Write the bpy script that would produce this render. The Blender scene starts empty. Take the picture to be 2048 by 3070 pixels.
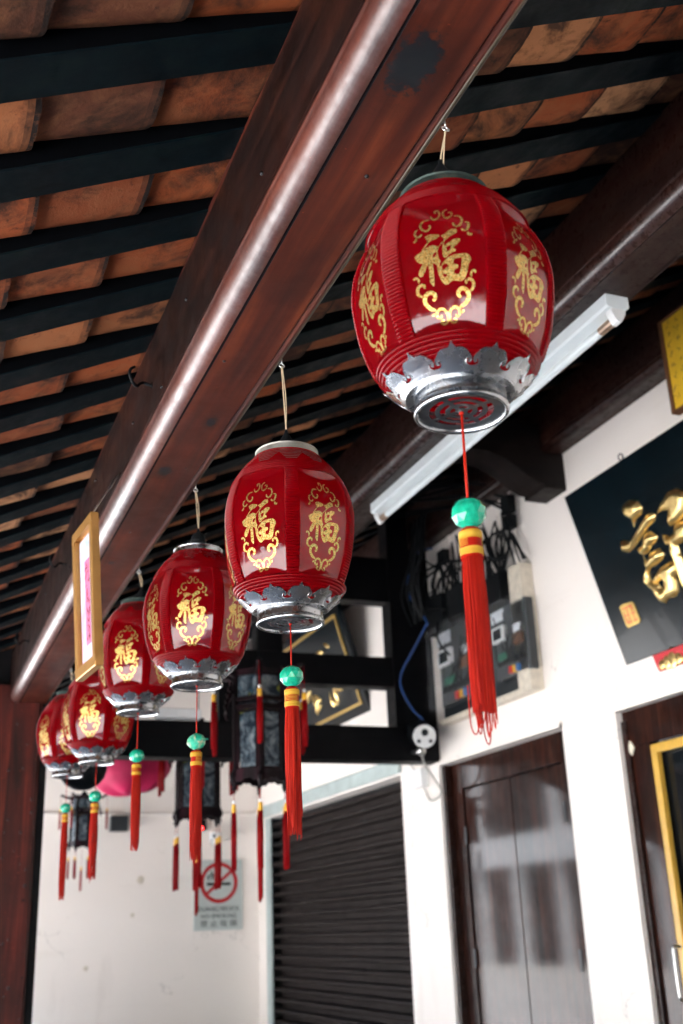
import bpy, bmesh, math, random
import numpy as np
from mathutils import Vector, Matrix, geometry, noise as mnoise
random.seed(7)
S = bpy.context.scene
COL = S.collection
PI = math.pi

# ------------------------------------------------------------------ mesh helpers
class MB:
    def __init__(s):
        s.v = []; s.f = []; s.r = []; s.cur = 0.5
    def add(s, vs, fs):
        b = len(s.v)
        s.v.extend([tuple(p) for p in vs])
        for f in fs:
            s.f.append(tuple(b + i for i in f)); s.r.append(s.cur)
        return s
    def box(s, x0, x1, y0, y1, z0, z1):
        vs = [(x, y, z) for z in (z0, z1) for y in (y0, y1) for x in (x0, x1)]
        return s.add(vs, [(0, 2, 3, 1), (4, 5, 7, 6), (0, 1, 5, 4), (2, 6, 7, 3), (0, 4, 6, 2), (1, 3, 7, 5)])
    def obox(s, o, ax, ay, az):
        """box from corner o with edge vectors"""
        o, ax, ay, az = map(Vector, (o, ax, ay, az))
        vs = [o + ax * i + ay * j + az * k for k in (0, 1) for j in (0, 1) for i in (0, 1)]
        return s.add(vs, [(0, 2, 3, 1), (4, 5, 7, 6), (0, 1, 5, 4), (2, 6, 7, 3), (0, 4, 6, 2), (1, 3, 7, 5)])
    def tube(s, path, r, n=6, cap=True, closed=False):
        P = [Vector(p) for p in path]
        m = len(P)
        rr = r if isinstance(r, (list, tuple)) else [r] * m
        vs = []; fs = []
        up = None
        for i in range(m):
            if closed: t = P[(i + 1) % m] - P[i - 1]
            else: t = P[min(i + 1, m - 1)] - P[max(i - 1, 0)]
            if t.length < 1e-9: t = Vector((0, 0, 1))
            t.normalize()
            if up is None:
                a = Vector((0, 0, 1)) if abs(t.z) < .9 else Vector((1, 0, 0))
                up = t.cross(a).normalized()
            else:
                up = (up - t * up.dot(t))
                if up.length < 1e-6: up = t.orthogonal()
                up.normalize()
            w = t.cross(up)
            for k in range(n):
                a = 2 * PI * k / n
                vs.append(P[i] + (up * math.cos(a) + w * math.sin(a)) * rr[i])
        for i in range(m if closed else m - 1):
            j = (i + 1) % m
            for k in range(n):
                l = (k + 1) % n
                fs.append((i * n + k, i * n + l, j * n + l, j * n + k))
        if cap and not closed:
            fs.append(tuple(range(n - 1, -1, -1))); fs.append(tuple((m - 1) * n + k for k in range(n)))
        return s.add(vs, fs)
    def lathe(s, prof, n=48, c=(0, 0), a0=0, a1=2 * PI):
        full = abs(a1 - a0 - 2 * PI) < 1e-6
        m = n if full else n + 1
        vs = [(c[0] + r * math.cos(a0 + (a1 - a0) * k / n), c[1] + r * math.sin(a0 + (a1 - a0) * k / n), z) for (r, z) in prof for k in range(m)]
        fs = []
        for i in range(len(prof) - 1):
            for k in range(n):
                l = (k + 1) % m
                fs.append((i * m + k, i * m + l, (i + 1) * m + l, (i + 1) * m + k))
        return s.add(vs, fs)
    def prism(s, poly, f0, f1, caps=True):
        """poly: list of 2-D points; f0/f1 map (a,b) to 3-D for the two ends"""
        n = len(poly)
        vs = [f0(*p) for p in poly] + [f1(*p) for p in poly]
        fs = [(i, (i + 1) % n, n + (i + 1) % n, n + i) for i in range(n)]
        s.add(vs, fs)
        if caps:
            tri = geometry.tessellate_polygon([[Vector((p[0], p[1], 0)) for p in poly]])
            s.add(vs[:n], [tuple(t) for t in tri]); s.add(vs[n:], [tuple(reversed(t)) for t in tri])
        return s
    def ball(s, c, rx, ry, rz, nu=12, nv=8):
        vs = []; fs = []
        for j in range(nv + 1):
            t = PI * j / nv
            for i in range(nu):
                a = 2 * PI * i / nu
                vs.append((c[0] + rx * math.sin(t) * math.cos(a), c[1] + ry * math.sin(t) * math.sin(a), c[2] + rz * math.cos(t)))
        for j in range(nv):
            for i in range(nu):
                k = (i + 1) % nu
                fs.append((j * nu + i, (j + 1) * nu + i, (j + 1) * nu + k, j * nu + k))
        return s.add(vs, fs)
    def build(s, name, mat, parent=None, loc=None, smooth=None, bevel=0, mats=None):
        """loc: origin in the coordinates the vertices were written in"""
        o0 = Vector(loc) if loc is not None else Vector((0, 0, 0))
        me = bpy.data.meshes.new(name)
        me.from_pydata([tuple(Vector(p) - o0) for p in s.v], [], s.f)
        me.materials.append(mat)
        at = me.attributes.new('rnd', 'FLOAT', 'FACE')
        at.data.foreach_set('value', s.r)
        me.validate()
        bm = bmesh.new(); bm.from_mesh(me)
        bmesh.ops.remove_doubles(bm, verts=bm.verts, dist=1e-6)
        bmesh.ops.recalc_face_normals(bm, faces=bm.faces)
        bm.to_mesh(me); bm.free()
        if smooth is not None:
            me.shade_smooth()
            if smooth < 180: me.set_sharp_from_angle(angle=math.radians(smooth))
        o = bpy.data.objects.new(name, me); COL.objects.link(o)
        if parent is not None: o.parent = parent
        o.location = o0
        if bevel:
            m = o.modifiers.new('edge', 'BEVEL'); m.width = bevel; m.segments = 2; m.limit_method = 'ANGLE'
            m.harden_normals = False
        return o

def tag(o, label, cat, group=None):
    o['label'] = label; o['category'] = cat
    if group: o['group'] = group
    return o
def struct(o):
    o['kind'] = 'structure'; return o
def thing(name, label, cat, loc=(0, 0, 0), group=None, rotz=0):
    o = bpy.data.objects.new(name, None); COL.objects.link(o)
    o.empty_display_size = .1
    o.location = loc; o.rotation_euler = (0, 0, rotz)
    return tag(o, label, cat, group)
def smoothpath(pts, k=5):
    P = [Vector(p) for p in pts]; out = []
    for i in range(len(P) - 1):
        p0 = P[max(i - 1, 0)]; p1 = P[i]; p2 = P[i + 1]; p3 = P[min(i + 2, len(P) - 1)]
        for j in range(k):
            t = j / k
            out.append(.5 * ((2 * p1) + (p2 - p0) * t + (2 * p0 - 5 * p1 + 4 * p2 - p3) * t * t + (3 * p1 - p0 - 3 * p2 + p3) * t ** 3))
    out.append(P[-1])
    return out

# ------------------------------------------------------------------ materials
class NT:
    def __init__(s, name):
        s.m = bpy.data.materials.new(name); s.m.use_nodes = True
        s.t = s.m.node_tree; s.n = s.t.nodes; s.l = s.t.links
        s.b = s.n['Principled BSDF']; s.out = s.n['Material Output']
    def node(s, ty, **kw):
        n = s.n.new(ty)
        for k, v in kw.items():
            if k in n.inputs: n.inputs[k].default_value = v
            else: setattr(n, k, v)
        return n
    def link(s, a, b): s.l.new(a, b)
    def coord(s, scale=(1, 1, 1), kind='Object', loc=(0, 0, 0), rot=(0, 0, 0)):
        tc = s.node('ShaderNodeTexCoord'); mp = s.node('ShaderNodeMapping')
        mp.inputs['Scale'].default_value = scale; mp.inputs['Location'].default_value = loc; mp.inputs['Rotation'].default_value = rot
        s.link(tc.outputs[kind], mp.inputs[0]); return mp.outputs[0]
    def noise(s, vec, scale=5, detail=4, rough=.55, dist=0):
        n = s.node('ShaderNodeTexNoise'); n.inputs['Scale'].default_value = scale; n.inputs['Detail'].default_value = detail
        n.inputs['Roughness'].default_value = rough; n.inputs['Distortion'].default_value = dist
        s.link(vec, n.inputs['Vector']); return n.outputs['Fac']
    def ramp(s, fac, stops):
        r = s.node('ShaderNodeValToRGB'); e = r.color_ramp.elements
        while len(e) < len(stops): e.new(.5)
        for x, (p, c) in zip(e, stops):
            x.position = p; x.color = (c[0], c[1], c[2], 1) if isinstance(c, (tuple, list)) else (c, c, c, 1)
        s.link(fac, r.inputs[0]); return r.outputs[0]
    def mix(s, fac, a, b, mode='MIX'):
        m = s.node('ShaderNodeMix'); m.data_type = 'RGBA'; m.blend_type = mode
        for i, x in ((0, fac), (6, a), (7, b)):
            if hasattr(x, 'links') or isinstance(x, bpy.types.NodeSocket): s.link(x, m.inputs[i])
            else: m.inputs[i].default_value = x if i == 0 else (x[0], x[1], x[2], 1)
        return m.outputs[2]
    def math(s, op, a, b=0.0, c=None):
        m = s.node('ShaderNodeMath'); m.operation = op
        for i, x in enumerate((a, b, c)):
            if x is None: continue
            if isinstance(x, bpy.types.NodeSocket): s.link(x, m.inputs[i])
            else: m.inputs[i].default_value = x
        return m.outputs[0]
    def bump(s, h, strength=.3, dist=.01):
        b = s.node('ShaderNodeBump'); b.inputs['Strength'].default_value = strength; b.inputs['Distance'].default_value = dist
        s.link(h, b.inputs['Height']); s.link(b.outputs[0], s.b.inputs['Normal'])
    def base(s, c):
        if isinstance(c, bpy.types.NodeSocket): s.link(c, s.b.inputs['Base Color'])
        else: s.b.inputs['Base Color'].default_value = (*c, 1)
    def set(s, **kw):
        for k, v in kw.items():
            k = k.replace('_', ' ')
            if isinstance(v, bpy.types.NodeSocket): s.link(v, s.b.inputs[k])
            else: s.b.inputs[k].default_value = v
        return s

def simple(name, col, rough=.5, metal=0, var=.15, scale=20, coat=0, spec=.5, bump=0):
    t = NT(name); v = t.coord()
    n = t.noise(v, scale, 4)
    d = tuple(c * (1 - var) for c in col); u = tuple(min(1, c * (1 + var)) for c in col)
    t.base(t.ramp(n, [(.3, d), (.7, u)]))
    t.set(Roughness=rough, Metallic=metal); t.b.inputs['Coat Weight'].default_value = coat
    t.b.inputs['Specular IOR Level'].default_value = spec
    if bump: t.bump(t.noise(v, scale * 4, 3), bump, .004)
    return t.m

def wood(name, dark, mid, light, rough=.28, coat=.35, axis=1, grain=1.0, knots=(), blotch=.5, bump=.25, spec=.5, crough=.18, cior=1.5):
    t = NT(name)
    sc = [22, 22, 22]; sc[axis] = 1.1
    v = t.coord(tuple(sc)); v1 = t.coord()
    g = t.noise(v, 1.0, 6, .62, .6)
    big = t.noise(v1, 2.6, 4, .6)
    c = t.ramp(g, [(.30, dark), (.52, mid), (.75, light)])
    c2 = t.mix(t.ramp(big, [(.38, 0.0), (.66, 1.0)]), c, t.mix(.6, c, dark))
    fine = [90, 90, 90]; fine[axis] = 3
    f = t.noise(t.coord(tuple(fine)), 1.0, 3, .6)
    c2 = t.mix(t.ramp(f, [(.60, 0.0), (.75, .45)]), c2, dark)
    sp = t.noise(v1, 28, 2, .5)
    c2 = t.mix(t.ramp(sp, [(.70, 0.0), (.78, blotch)]), c2, tuple(x * .3 for x in dark))
    ck = [70, 70, 70]; ck[axis] = .55
    cn = t.noise(t.coord(tuple(ck), loc=(3, 5, 1)), 1.0, 2, .4)
    c2 = t.mix(t.ramp(cn, [(.735, 0.0), (.75, .85)]), c2, tuple(x * .25 for x in dark))
    c2 = t.mix(t.ramp(t.noise(v1, 75, 3, .6), [(.70, 0.0), (.76, blotch * .8)]), c2, tuple(min(1, x * 2.6) for x in light))
    for (kx, ky, kz, kr) in knots:
        mp = t.node('ShaderNodeMapping'); mp.inputs['Location'].default_value = (-kx, -ky, -kz); tc = t.node('ShaderNodeTexCoord')
        t.link(tc.outputs['Object'], mp.inputs[0])
        sc2 = t.node('ShaderNodeMapping'); sc2.inputs['Scale'].default_value = (1, .55, 1); t.link(mp.outputs[0], sc2.inputs[0])
        L = t.node('ShaderNodeVectorMath', operation='LENGTH'); t.link(sc2.outputs[0], L.inputs[0])
        dd = t.math('ADD', L.outputs['Value'], t.math('MULTIPLY', t.math('SUBTRACT', t.noise(v1, 55, 6, .75), .5), kr * 2.4))
        c2 = t.mix(t.ramp(t.math('DIVIDE', dd, kr), [(.78, 1.0), (.92, 0.0)]), c2, (.004, .011, .015))
        c2 = t.mix(t.ramp(t.math('DIVIDE', dd, kr * 1.8), [(.4, .45), (1.0, 0.0)]), c2, tuple(x * .5 for x in dark))
    t.base(c2)
    t.set(Roughness=t.ramp(t.noise(v1, 9, 5, .65), [(.3, rough * .8), (.75, min(1, rough * 1.5))]))
    t.b.inputs['Coat Weight'].default_value = coat; t.b.inputs['Coat Roughness'].default_value = crough; t.b.inputs['Coat IOR'].default_value = cior
    t.b.inputs['Specular IOR Level'].default_value = spec
    if coat >= .6:
        wn = t.mix(.5, t.noise(v1, 16, 6, .7), t.noise(t.coord(tuple(q * .5 for q in sc)), 1.0, 4, .7))
        t.link(t.ramp(wn, [(.38, coat * .25), (.56, coat)]), t.b.inputs['Coat Weight'])
        t.link(t.ramp(t.noise(v1, 35, 5, .7), [(.35, crough * .8), (.7, crough * 1.4)]), t.b.inputs['Coat Roughness'])
    t.bump(t.mix(.5, g, t.mix(.5, f, t.noise(v1, 60, 3))), bump, .003)
    return t.m

M = {}
M['beam'] = wood('varnished_red_wood', (.014, .003, .002), (.060, .0100, .0042), (.125, .026, .008), rough=.5, coat=.38, spec=.12, blotch=.6, bump=.22, crough=.36, cior=1.5, knots=[(.664 - .67, 1.235 - 2, 0, .045), (.655 - .67, 2.99 - 2, 0, .022), (.70 - .67, 2.62 - 2, 0, .016), (.69 - .67, 4.35 - 2, 0, .02), (.66 - .67, 3.9 - 2, 0, .012)])
M['beam2'] = wood('dark_red_wood', (.007, .0022, .0016), (.020, .0055, .0032), (.038, .011, .006), rough=.5, coat=.6, spec=.12, blotch=.3, crough=.3)
M['darkwood'] = wood('black_stained_wood', (.0015, .0018, .0025), (.003, .003, .0038), (.007, .004, .0045), rough=.5, coat=0, spec=.12, axis=0, bump=.15)
M['beadv'] = wood('worn_polished_bead_varnish', (.020, .005, .003), (.068, .0125, .006), (.125, .027, .010), rough=.45, coat=.9, spec=.4, blotch=.9, bump=.8, crough=.36, cior=1.75)
M['beadv2'] = wood('polished_dark_bead_varnish', (.010, .003, .002), (.030, .008, .005), (.055, .015, .008), rough=.4, coat=1.0, spec=.3, blotch=.3, bump=.20, crough=.28, cior=1.7)
M['groove'] = simple('dull_dark_groove', (.010, .009, .010), .9, spec=.05)  # groove faces coloured near black and dull
M['upper'] = wood('dark_upper_board_wood', (.004, .0015, .001), (.012, .0036, .0024), (.030, .009, .0055), rough=.5, coat=.05, spec=.12, crough=.3)
M['corbel'] = wood('dark_brown_corbel_wood', (.005, .004, .004), (.011, .007, .006), (.018, .011, .009), rough=.5, coat=0, spec=.15, axis=0, bump=.15)
M['rafter'] = wood('dark_teal_painted_wood', (.0005, .0026, .0038), (.0010, .0060, .0085), (.0048, .0120, .0105), rough=.6, coat=0, axis=0, blotch=.2, bump=.35, spec=.10)
M['rafterside'] = simple('shade_black_rafter_side', (.0012, .0016, .0024), .8, spec=.05)  # near-black colour stands in for the shade on rafter sides
M['post'] = wood('weathered_red_post_wood', (.010, .003, .002), (.070, .009, .006), (.15, .022, .011), rough=.5, coat=.25, spec=.15, axis=2, blotch=1.0, bump=.6, crough=.3)
M['doorwood'] = wood('glossy_door_wood', (.004, .0015, .001), (.030, .0075, .004), (.075, .022, .010), rough=.55, coat=.37, axis=2, blotch=.2, bump=.26, spec=.05, crough=.06, cior=1.5)
M['palacewood'] = wood('rosewood', (.0015, .0008, .0012), (.006, .0015, .003), (.030, .004, .010), rough=.5, coat=.08, spec=.12, axis=2)
M['brownedge'] = simple('brown_edging_wood', (.13, .055, .025), .45)

# terracotta tiles
t = NT('terracotta_tile')
at = t.node('ShaderNodeAttribute'); at.attribute_name = 'rnd'
v = t.coord()
rf = t.math('MODULO', at.outputs['Fac'], 2.0); grime_shade = t.math('DIVIDE', t.math('SUBTRACT', at.outputs['Fac'], rf), 4.0)
tc = t.ramp(rf, [(0, (.05, .022, .014)), (.18, (.13, .045, .024)), (.4, (.36, .085, .027)), (.62, (.18, .050, .022)), (.8, (.42, .150, .058)), (.93, (.56, .28, .14))])
off = t.node('ShaderNodeVectorMath', operation='ADD'); t.link(v, off.inputs[0])
cmb = t.node('ShaderNodeCombineXYZ'); t.link(t.math('MULTIPLY', rf, 37.0), cmb.inputs[0]); t.link(t.math('MULTIPLY', rf, 91.0), cmb.inputs[2])
t.link(cmb.outputs[0], off.inputs[1]); v2 = off.outputs[0]
n1 = t.noise(v2, 7, 6, .68, .5); n2 = t.noise(v2, 30, 5, .65, .4); n3 = t.noise(v2, 160, 3, .6); n4 = t.noise(v2, 11, 4, .6, 1.2)
c = t.mix(t.ramp(n4, [(.42, 0.0), (.7, .40)]), tc, (.32, .14, .062))
c = t.mix(t.ramp(n1, [(.47, 0.0), (.64, .90)]), c, (.035, .018, .013))
c = t.mix(t.ramp(n2, [(.62, 0.0), (.74, .9)]), c, (.022, .014, .012))
c = t.mix(t.ramp(n3, [(.66, 0.0), (.78, .6)]), c, (.03, .015, .012))
c = t.mix(t.ramp(t.noise(v2, 9.3, 5, .7, .7), [(.71, 0.0), (.76, .75)]), c, (.50, .48, .44))
c = t.mix(t.math('MULTIPLY', grime_shade, t.ramp(t.noise(v2, 26, 4, .7), [(.32, .35), (.55, 1.0)])), c, (.018, .012, .010))  # tile ends darkened: joint grime plus the shade of the gaps, as colour
t.base(c); t.set(Roughness=.9); t.b.inputs['Specular IOR Level'].default_value = .15; t.bump(t.mix(.5, n2, n3), .5, .004); M['tile'] = t.m

# plaster
def plaster(name, col):
    t = NT(name); v = t.coord()
    n = t.noise(v, 1.3, 5, .6); st = t.noise(t.coord((3, 3, .5)), 1.0, 5, .65)
    c = t.mix(t.ramp(n, [(.35, 0.0), (.75, .5)]), col, tuple(x * .93 for x in col))
    c = t.mix(t.ramp(st, [(.60, 0.0), (.78, .30)]), c, (.55, .50, .44))
    c = t.mix(t.ramp(t.noise(v, 14, 4, .6), [(.73, 0.0), (.80, .35)]), c, (.42, .40, .38))
    vo = t.node('ShaderNodeTexVoronoi'); vo.feature = 'DISTANCE_TO_EDGE'; vo.inputs['Scale'].default_value = .9
    wv = t.node('ShaderNodeVectorMath', operation='ADD'); nv = t.node('ShaderNodeTexNoise'); nv.inputs['Scale'].default_value = 3.5; nv.inputs['Detail'].default_value = 6
    t.link(v, nv.inputs['Vector']); t.link(v, wv.inputs[0]); t.link(nv.outputs['Color'], wv.inputs[1]); t.link(wv.outputs[0], vo.inputs['Vector'])
    cr = t.ramp(vo.outputs['Distance'], [(.0, .55), (.006, 0.0)])
    c = t.mix(t.math('MULTIPLY', cr, t.ramp(t.noise(v, 1.7, 3), [(.52, 0.0), (.6, 1.0)])), c, (.30, .27, .24))
    c = t.mix(t.ramp(t.noise(t.coord((.8, .8, 6)), 1.0, 5, .7), [(.58, 0.0), (.8, .22)]), c, (.60, .52, .44))
    t.base(c); t.set(Roughness=.75); t.bump(t.mix(.4, t.noise(v, 5, 4, .6), t.noise(v, 90, 3)), .22, .008)
    return t.m
M['wall'] = plaster('white_plaster', (.86, .800, .748))
M['trimwhite'] = plaster('white_trim_paint', (.84, .785, .735))
M['cream'] = simple('cream_painted_wood', (.62, .56, .46), .5)
M['ground'] = simple('dark_paving', (.17, .15, .13), .75, var=.2, scale=3, bump=.1)
M['street'] = simple('pale_street_concrete', (.50, .49, .47), .75, var=.15, scale=1.5, bump=.1)
M['facade'] = simple('facade_render', (.72, .74, .76), .8, var=.1, scale=1)
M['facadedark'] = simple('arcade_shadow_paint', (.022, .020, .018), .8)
M['deck'] = simple('dark_backing', (.006, .007, .008), .9)
M['black'] = simple('black_rubber', (.0045, .0055, .0065), .6, spec=.12)
M['blackboard'] = simple('black_board', (.006, .010, .013), .5)
M['lacquer'] = simple('black_lacquer', (.0008, .0045, .007), .25, coat=.06, var=.4, scale=3, spec=.22)
M['goldleaf'] = simple('gold_leaf', (.95, .66, .27), .36, 1, var=.15, scale=25, bump=.12)
M['goldpaint'] = simple('gold_painted_wood', (.55, .36, .10), .35, .55, var=.1)
M['goldframe'] = simple('gold_picture_frame', (.42, .22, .065), .36, .6, var=.08)
M['yellow'] = simple('yellow_enamel', (.62, .36, .05), .35, var=.08)
M['tubewhite'] = simple('white_enamel', (.70, .76, .78), .35, var=.03)
M['steel'] = simple('brushed_steel', (.60, .60, .58), .3, 1)
M['bronze_cap'] = simple('tube_end_cap_metal', (.42, .30, .22), .35, .8)
M['whiteplastic'] = simple('white_plastic', (.75, .76, .76), .4, var=.04)
M['greyplastic'] = simple('grey_plastic', (.026, .032, .036), .4)
M['screen'] = simple('dark_display', (.012, .016, .018), .15)
M['red'] = simple('red_paint', (.55, .012, .012), .4)
M['redplastic'] = simple('red_fabric', (.45, .008, .015), .6)
M['bluecable'] = simple('blue_cable_sheath', (.006, .05, .20), .4)
M['greycable'] = simple('grey_cable_sheath', (.38, .37, .34), .5)
M['bluepl'] = simple('blue_plastic', (.05, .16, .40), .4)
M['yellowpl'] = simple('yellow_plastic', (.75, .38, .02), .4)
M['greenpl'] = simple('green_plastic', (.008, .12, .07), .4)
M['pink'] = simple('magenta_cloth', (.52, .010, .085), .7, var=.25, scale=4)
M['signwhite'] = simple('sign_enamel', (.50, .55, .53), .4, var=.05, scale=8)
M['ink'] = simple('black_ink', (.004, .004, .004), .6, spec=.1)
M['signred'] = simple('sign_red', (.42, .006, .010), .4)
M['shutter'] = simple('brown_black_steel', (.024, .0195, .0185), .6, 0, var=.35, scale=6, spec=.06)
M['lintel'] = simple('pale_teal_grey_metal', (.42, .50, .49), .45, .2, var=.12, scale=6)
M['hinge'] = simple('dark_hinge_metal', (.02, .02, .022), .4, .7)
M['paper'] = simple('rice_paper', (.62, .66, .70), .6)
M['diamond'] = simple('ivory_inlay', (.75, .70, .55), .4)
M['glassdark'] = simple('dark_glass', (.006, .008, .010), .08)
M['parchment'] = simple('yellow_lacquer_board', (.72, .44, .03), .4, var=.12, scale=6)

def chrome(name, col, rough, spots=.75, dark=(.12, .11, .10), tint=(.55, .35, .25)):
    t = NT(name); v = t.coord()
    n = t.noise(v, 26, 5, .65); n2 = t.noise(v, 130, 3, .6); n3 = t.noise(v, 9, 3, .5)
    c = t.mix(t.ramp(n2, [(.62, 0.0), (.72, spots)]), col, dark)
    c = t.mix(t.ramp(n, [(.50, 0.0), (.75, .5 * spots)]), c, dark)
    c = t.mix(t.ramp(n3, [(.58, 0.0), (.75, .35)]), c, tint)
    t.base(c); t.set(Metallic=1.0, Roughness=t.ramp(n, [(.3, rough), (.75, rough * 2.2)]))
    t.bump(t.noise(v, 60, 3), .08, .002)
    return t.m
M['chrome'] = chrome('tarnished_chrome', (.40, .415, .43), .17, .9)
M['pewter'] = chrome('dull_pewter', (.30, .29, .26), .36, .5)
M['patina'] = chrome('rusty_green_patina_metal', (.045, .062, .056), .45, .95, (.03, .04, .035), (.35, .28, .18))
M['grille'] = chrome('dark_vent_metal', (.09, .10, .11), .35, .6)

# lantern plastic
def lantern_plastic(name, c0, c1, r0, r1, spec, coat, fac, trc):
    t = NT(name); dn = t.noise(t.coord(), 9, 5, .65, .6)
    t.base(t.ramp(dn, [(.40, c0), (.75, c1)])); t.set(Roughness=t.ramp(dn, [(.35, r0), (.75, r1)]))
    t.b.inputs['Coat Weight'].default_value = coat; t.b.inputs['Specular IOR Level'].default_value = spec; t.b.inputs['Coat Roughness'].default_value = .05
    tr = t.node('ShaderNodeBsdfTranslucent'); tr.inputs[0].default_value = (*trc, 1)
    mx = t.node('ShaderNodeMixShader'); mx.inputs[0].default_value = fac
    t.link(t.b.outputs[0], mx.inputs[1]); t.link(tr.outputs[0], mx.inputs[2]); t.link(mx.outputs[0], t.out.inputs[0])
    t.bump(t.noise(t.coord(), 22, 2), .10, .004)
    return t.m
M['redlantern'] = lantern_plastic('red_translucent_panel_plastic', (.14, .0002, .003), (.09, .002, .004), .04, .11, .62, .25, .38, (.80, .0004, .008))
M['redrib'] = lantern_plastic('red_ribbed_plastic', (.16, .0002, .0025), (.11, .001, .003), .16, .26, .13, 0, .32, (.80, .0004, .008))
# gold glitter foil
t = NT('gold_glitter_foil'); v = t.coord()
vo = t.node('ShaderNodeTexVoronoi'); vo.inputs['Scale'].default_value = 620; t.link(v, vo.inputs['Vector'])
hs = t.node('ShaderNodeSeparateColor'); t.link(vo.outputs['Color'], hs.inputs[0])
t.base(t.ramp(hs.outputs[0], [(.0, (.14, .06, .01)), (.35, (.62, .34, .08)), (.8, (.80, .52, .19)), (1, (.50, .55, .22))]))
t.set(Metallic=.92, Roughness=.34); t.bump(hs.outputs[1], .5, .001); M['glitter'] = t.m
# silk
def silk(name, a, b):
    t = NT(name); at = t.node('ShaderNodeAttribute'); at.attribute_name = 'rnd'
    t.base(t.ramp(at.outputs['Fac'], [(0, a), (1, b)])); t.set(Roughness=.5); t.b.inputs['Specular IOR Level'].default_value = .15
    tr = t.node('ShaderNodeBsdfTranslucent'); tr.inputs[0].default_value = (*b, 1)
    mx = t.node('ShaderNodeMixShader'); mx.inputs[0].default_value = .2
    t.link(t.b.outputs[0], mx.inputs[1]); t.link(tr.outputs[0], mx.inputs[2]); t.link(mx.outputs[0], t.out.inputs[0])
    return t.m
M['silk'] = silk('red_silk_thread', (.26, .004, .002), (.52, .020, .006))
M['silkdark'] = silk('crimson_silk_thread', (.24, .001, .004), (.42, .004, .006))
M['goldthread'] = silk('yellow_silk_thread', (.52, .28, .02), (.68, .42, .06))
M['twine'] = simple('beige_twine', (.50, .38, .24), .7)
t = NT('jade_green_plastic'); v = t.coord(); n = t.noise(v, 45, 4, .6, 1.0)
t.base(t.ramp(n, [(.35, (.003, .26, .15)), (.62, (.008, .38, .23)), (.74, (.25, .55, .40))])); t.set(Roughness=.22); t.b.inputs['Coat Weight'].default_value = .4
M['jade'] = t.m
t = NT('chipped_jade_plastic'); v = t.coord(); n = t.noise(v, 30, 4, .6, 1.5)
t.base(t.ramp(n, [(.42, (.005, .32, .19)), (.52, (.06, .38, .24)), (.60, (.34, .36, .22))])); t.set(Roughness=.35); M['jadeworn'] = t.m
# painted glass
t = NT('painted_glass'); v = t.coord((1, 1, 1))
n = t.noise(v, 7, 5, .7, 1.2); n2 = t.noise(v, 7, 3, .6, .6); n3 = t.noise(v, 24, 4, .6)
c = t.ramp(n, [(.36, (.20, .225, .235)), (.47, (.06, .08, .095)), (.54, (.006, .012, .02))])
c = t.mix(t.ramp(n2, [(.60, 0.0), (.66, .8)]), c, (.20, .21, .02)); c = t.mix(t.ramp(n3, [(.63, 0.0), (.68, .8)]), c, (.01, .07, .11))
t.base(c); t.set(Roughness=.35); t.b.inputs['Specular IOR Level'].default_value = .15; M['paintglass'] = t.m
# watercolour paper in the gold frame
t = NT('watercolour_paper'); v = t.coord(); n = t.noise(v, 14, 4, .6, 1); n2 = t.noise(v, 9, 3, .6, .4)
c = t.mix(t.ramp(n, [(.48, 0.0), (.62, .6)]), (.40, .42, .50), (.14, .25, .45)); c = t.mix(t.ramp(n2, [(.52, 0.0), (.62, .6)]), c, (.45, .18, .25))
t.base(c); t.set(Roughness=.5); M['watercolour'] = t.m
# clear cover
t = NT('clear_meter_cover'); t.base((.75, .80, .82)); t.set(Roughness=.12); t.b.inputs['Alpha'].default_value = .035; M['clear'] = t.m
t = NT('red_indicator_lamp'); t.base((.8, .02, .02)); t.b.inputs['Emission Color'].default_value = (1, .02, .02, 1); t.b.inputs['Emission Strength'].default_value = 3; M['led'] = t.m

# ------------------------------------------------------------------ setting: ground, street
GZ = 0.0
o = MB().box(-1.7, 16, -12, 26, -.25, GZ).build('pavement', M['ground'], loc=(0, 0, 0)); struct(o)
o = MB().box(-120, -1.7, -120, 120, -.5, GZ - .13).build('street', M['street']); struct(o)
# row added opposite, out of view, its pale and dark bands shaped for reflections
fb = MB()
for k in range(-5, 9):
    y0 = k * 6.0
    fb.box(-15.6, -15, y0 + .25, y0 + 2.7, 3.55, 4.65); fb.box(-15.6, -15, y0 + 3.1, y0 + 5.8, 3.55, 4.65)
    fb.box(-15.4, -15, y0 + 2.7, y0 + 3.1, -.13, 3.549)
    fb.box(-15.45, -15.1, y0 - .2, y0 + .1, -.13, 9)
o = fb.build('unseen_balcony_row', M['facade']); struct(o)
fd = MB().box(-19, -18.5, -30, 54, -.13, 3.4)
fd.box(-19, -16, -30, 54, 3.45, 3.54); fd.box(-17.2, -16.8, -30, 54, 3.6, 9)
o = fd.build('unseen_arcade_depth', M['facadedark']); struct(o)

# ------------------------------------------------------------------ long wall with doorways
XW = 3.70
wm = MB()
def wallseg(y0, y1, z0, z1, x0=XW, x1=XW + .3): wm.box(x0, x1, y0, y1, z0, z1)
wallseg(-8, 3.45, 0, 2.655); wallseg(5.08, 5.66, 0, 2.67); wallseg(7.30, 8.02, 0, 2.67); wallseg(11.55, 11.8, 0, 2.70)
wallseg(-8, 8.02, 2.67, 5.4); wallseg(8.02, 11.8, 2.70, 5.4); wallseg(3.45, 5.08, 2.655, 2.6701)
wm2 = wm.build('shop_wall', M['wall'], loc=(XW, 4, 0))
tag(wm2, 'long white plastered shop wall with doorways, under the dark roof beams', 'wall')
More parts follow.
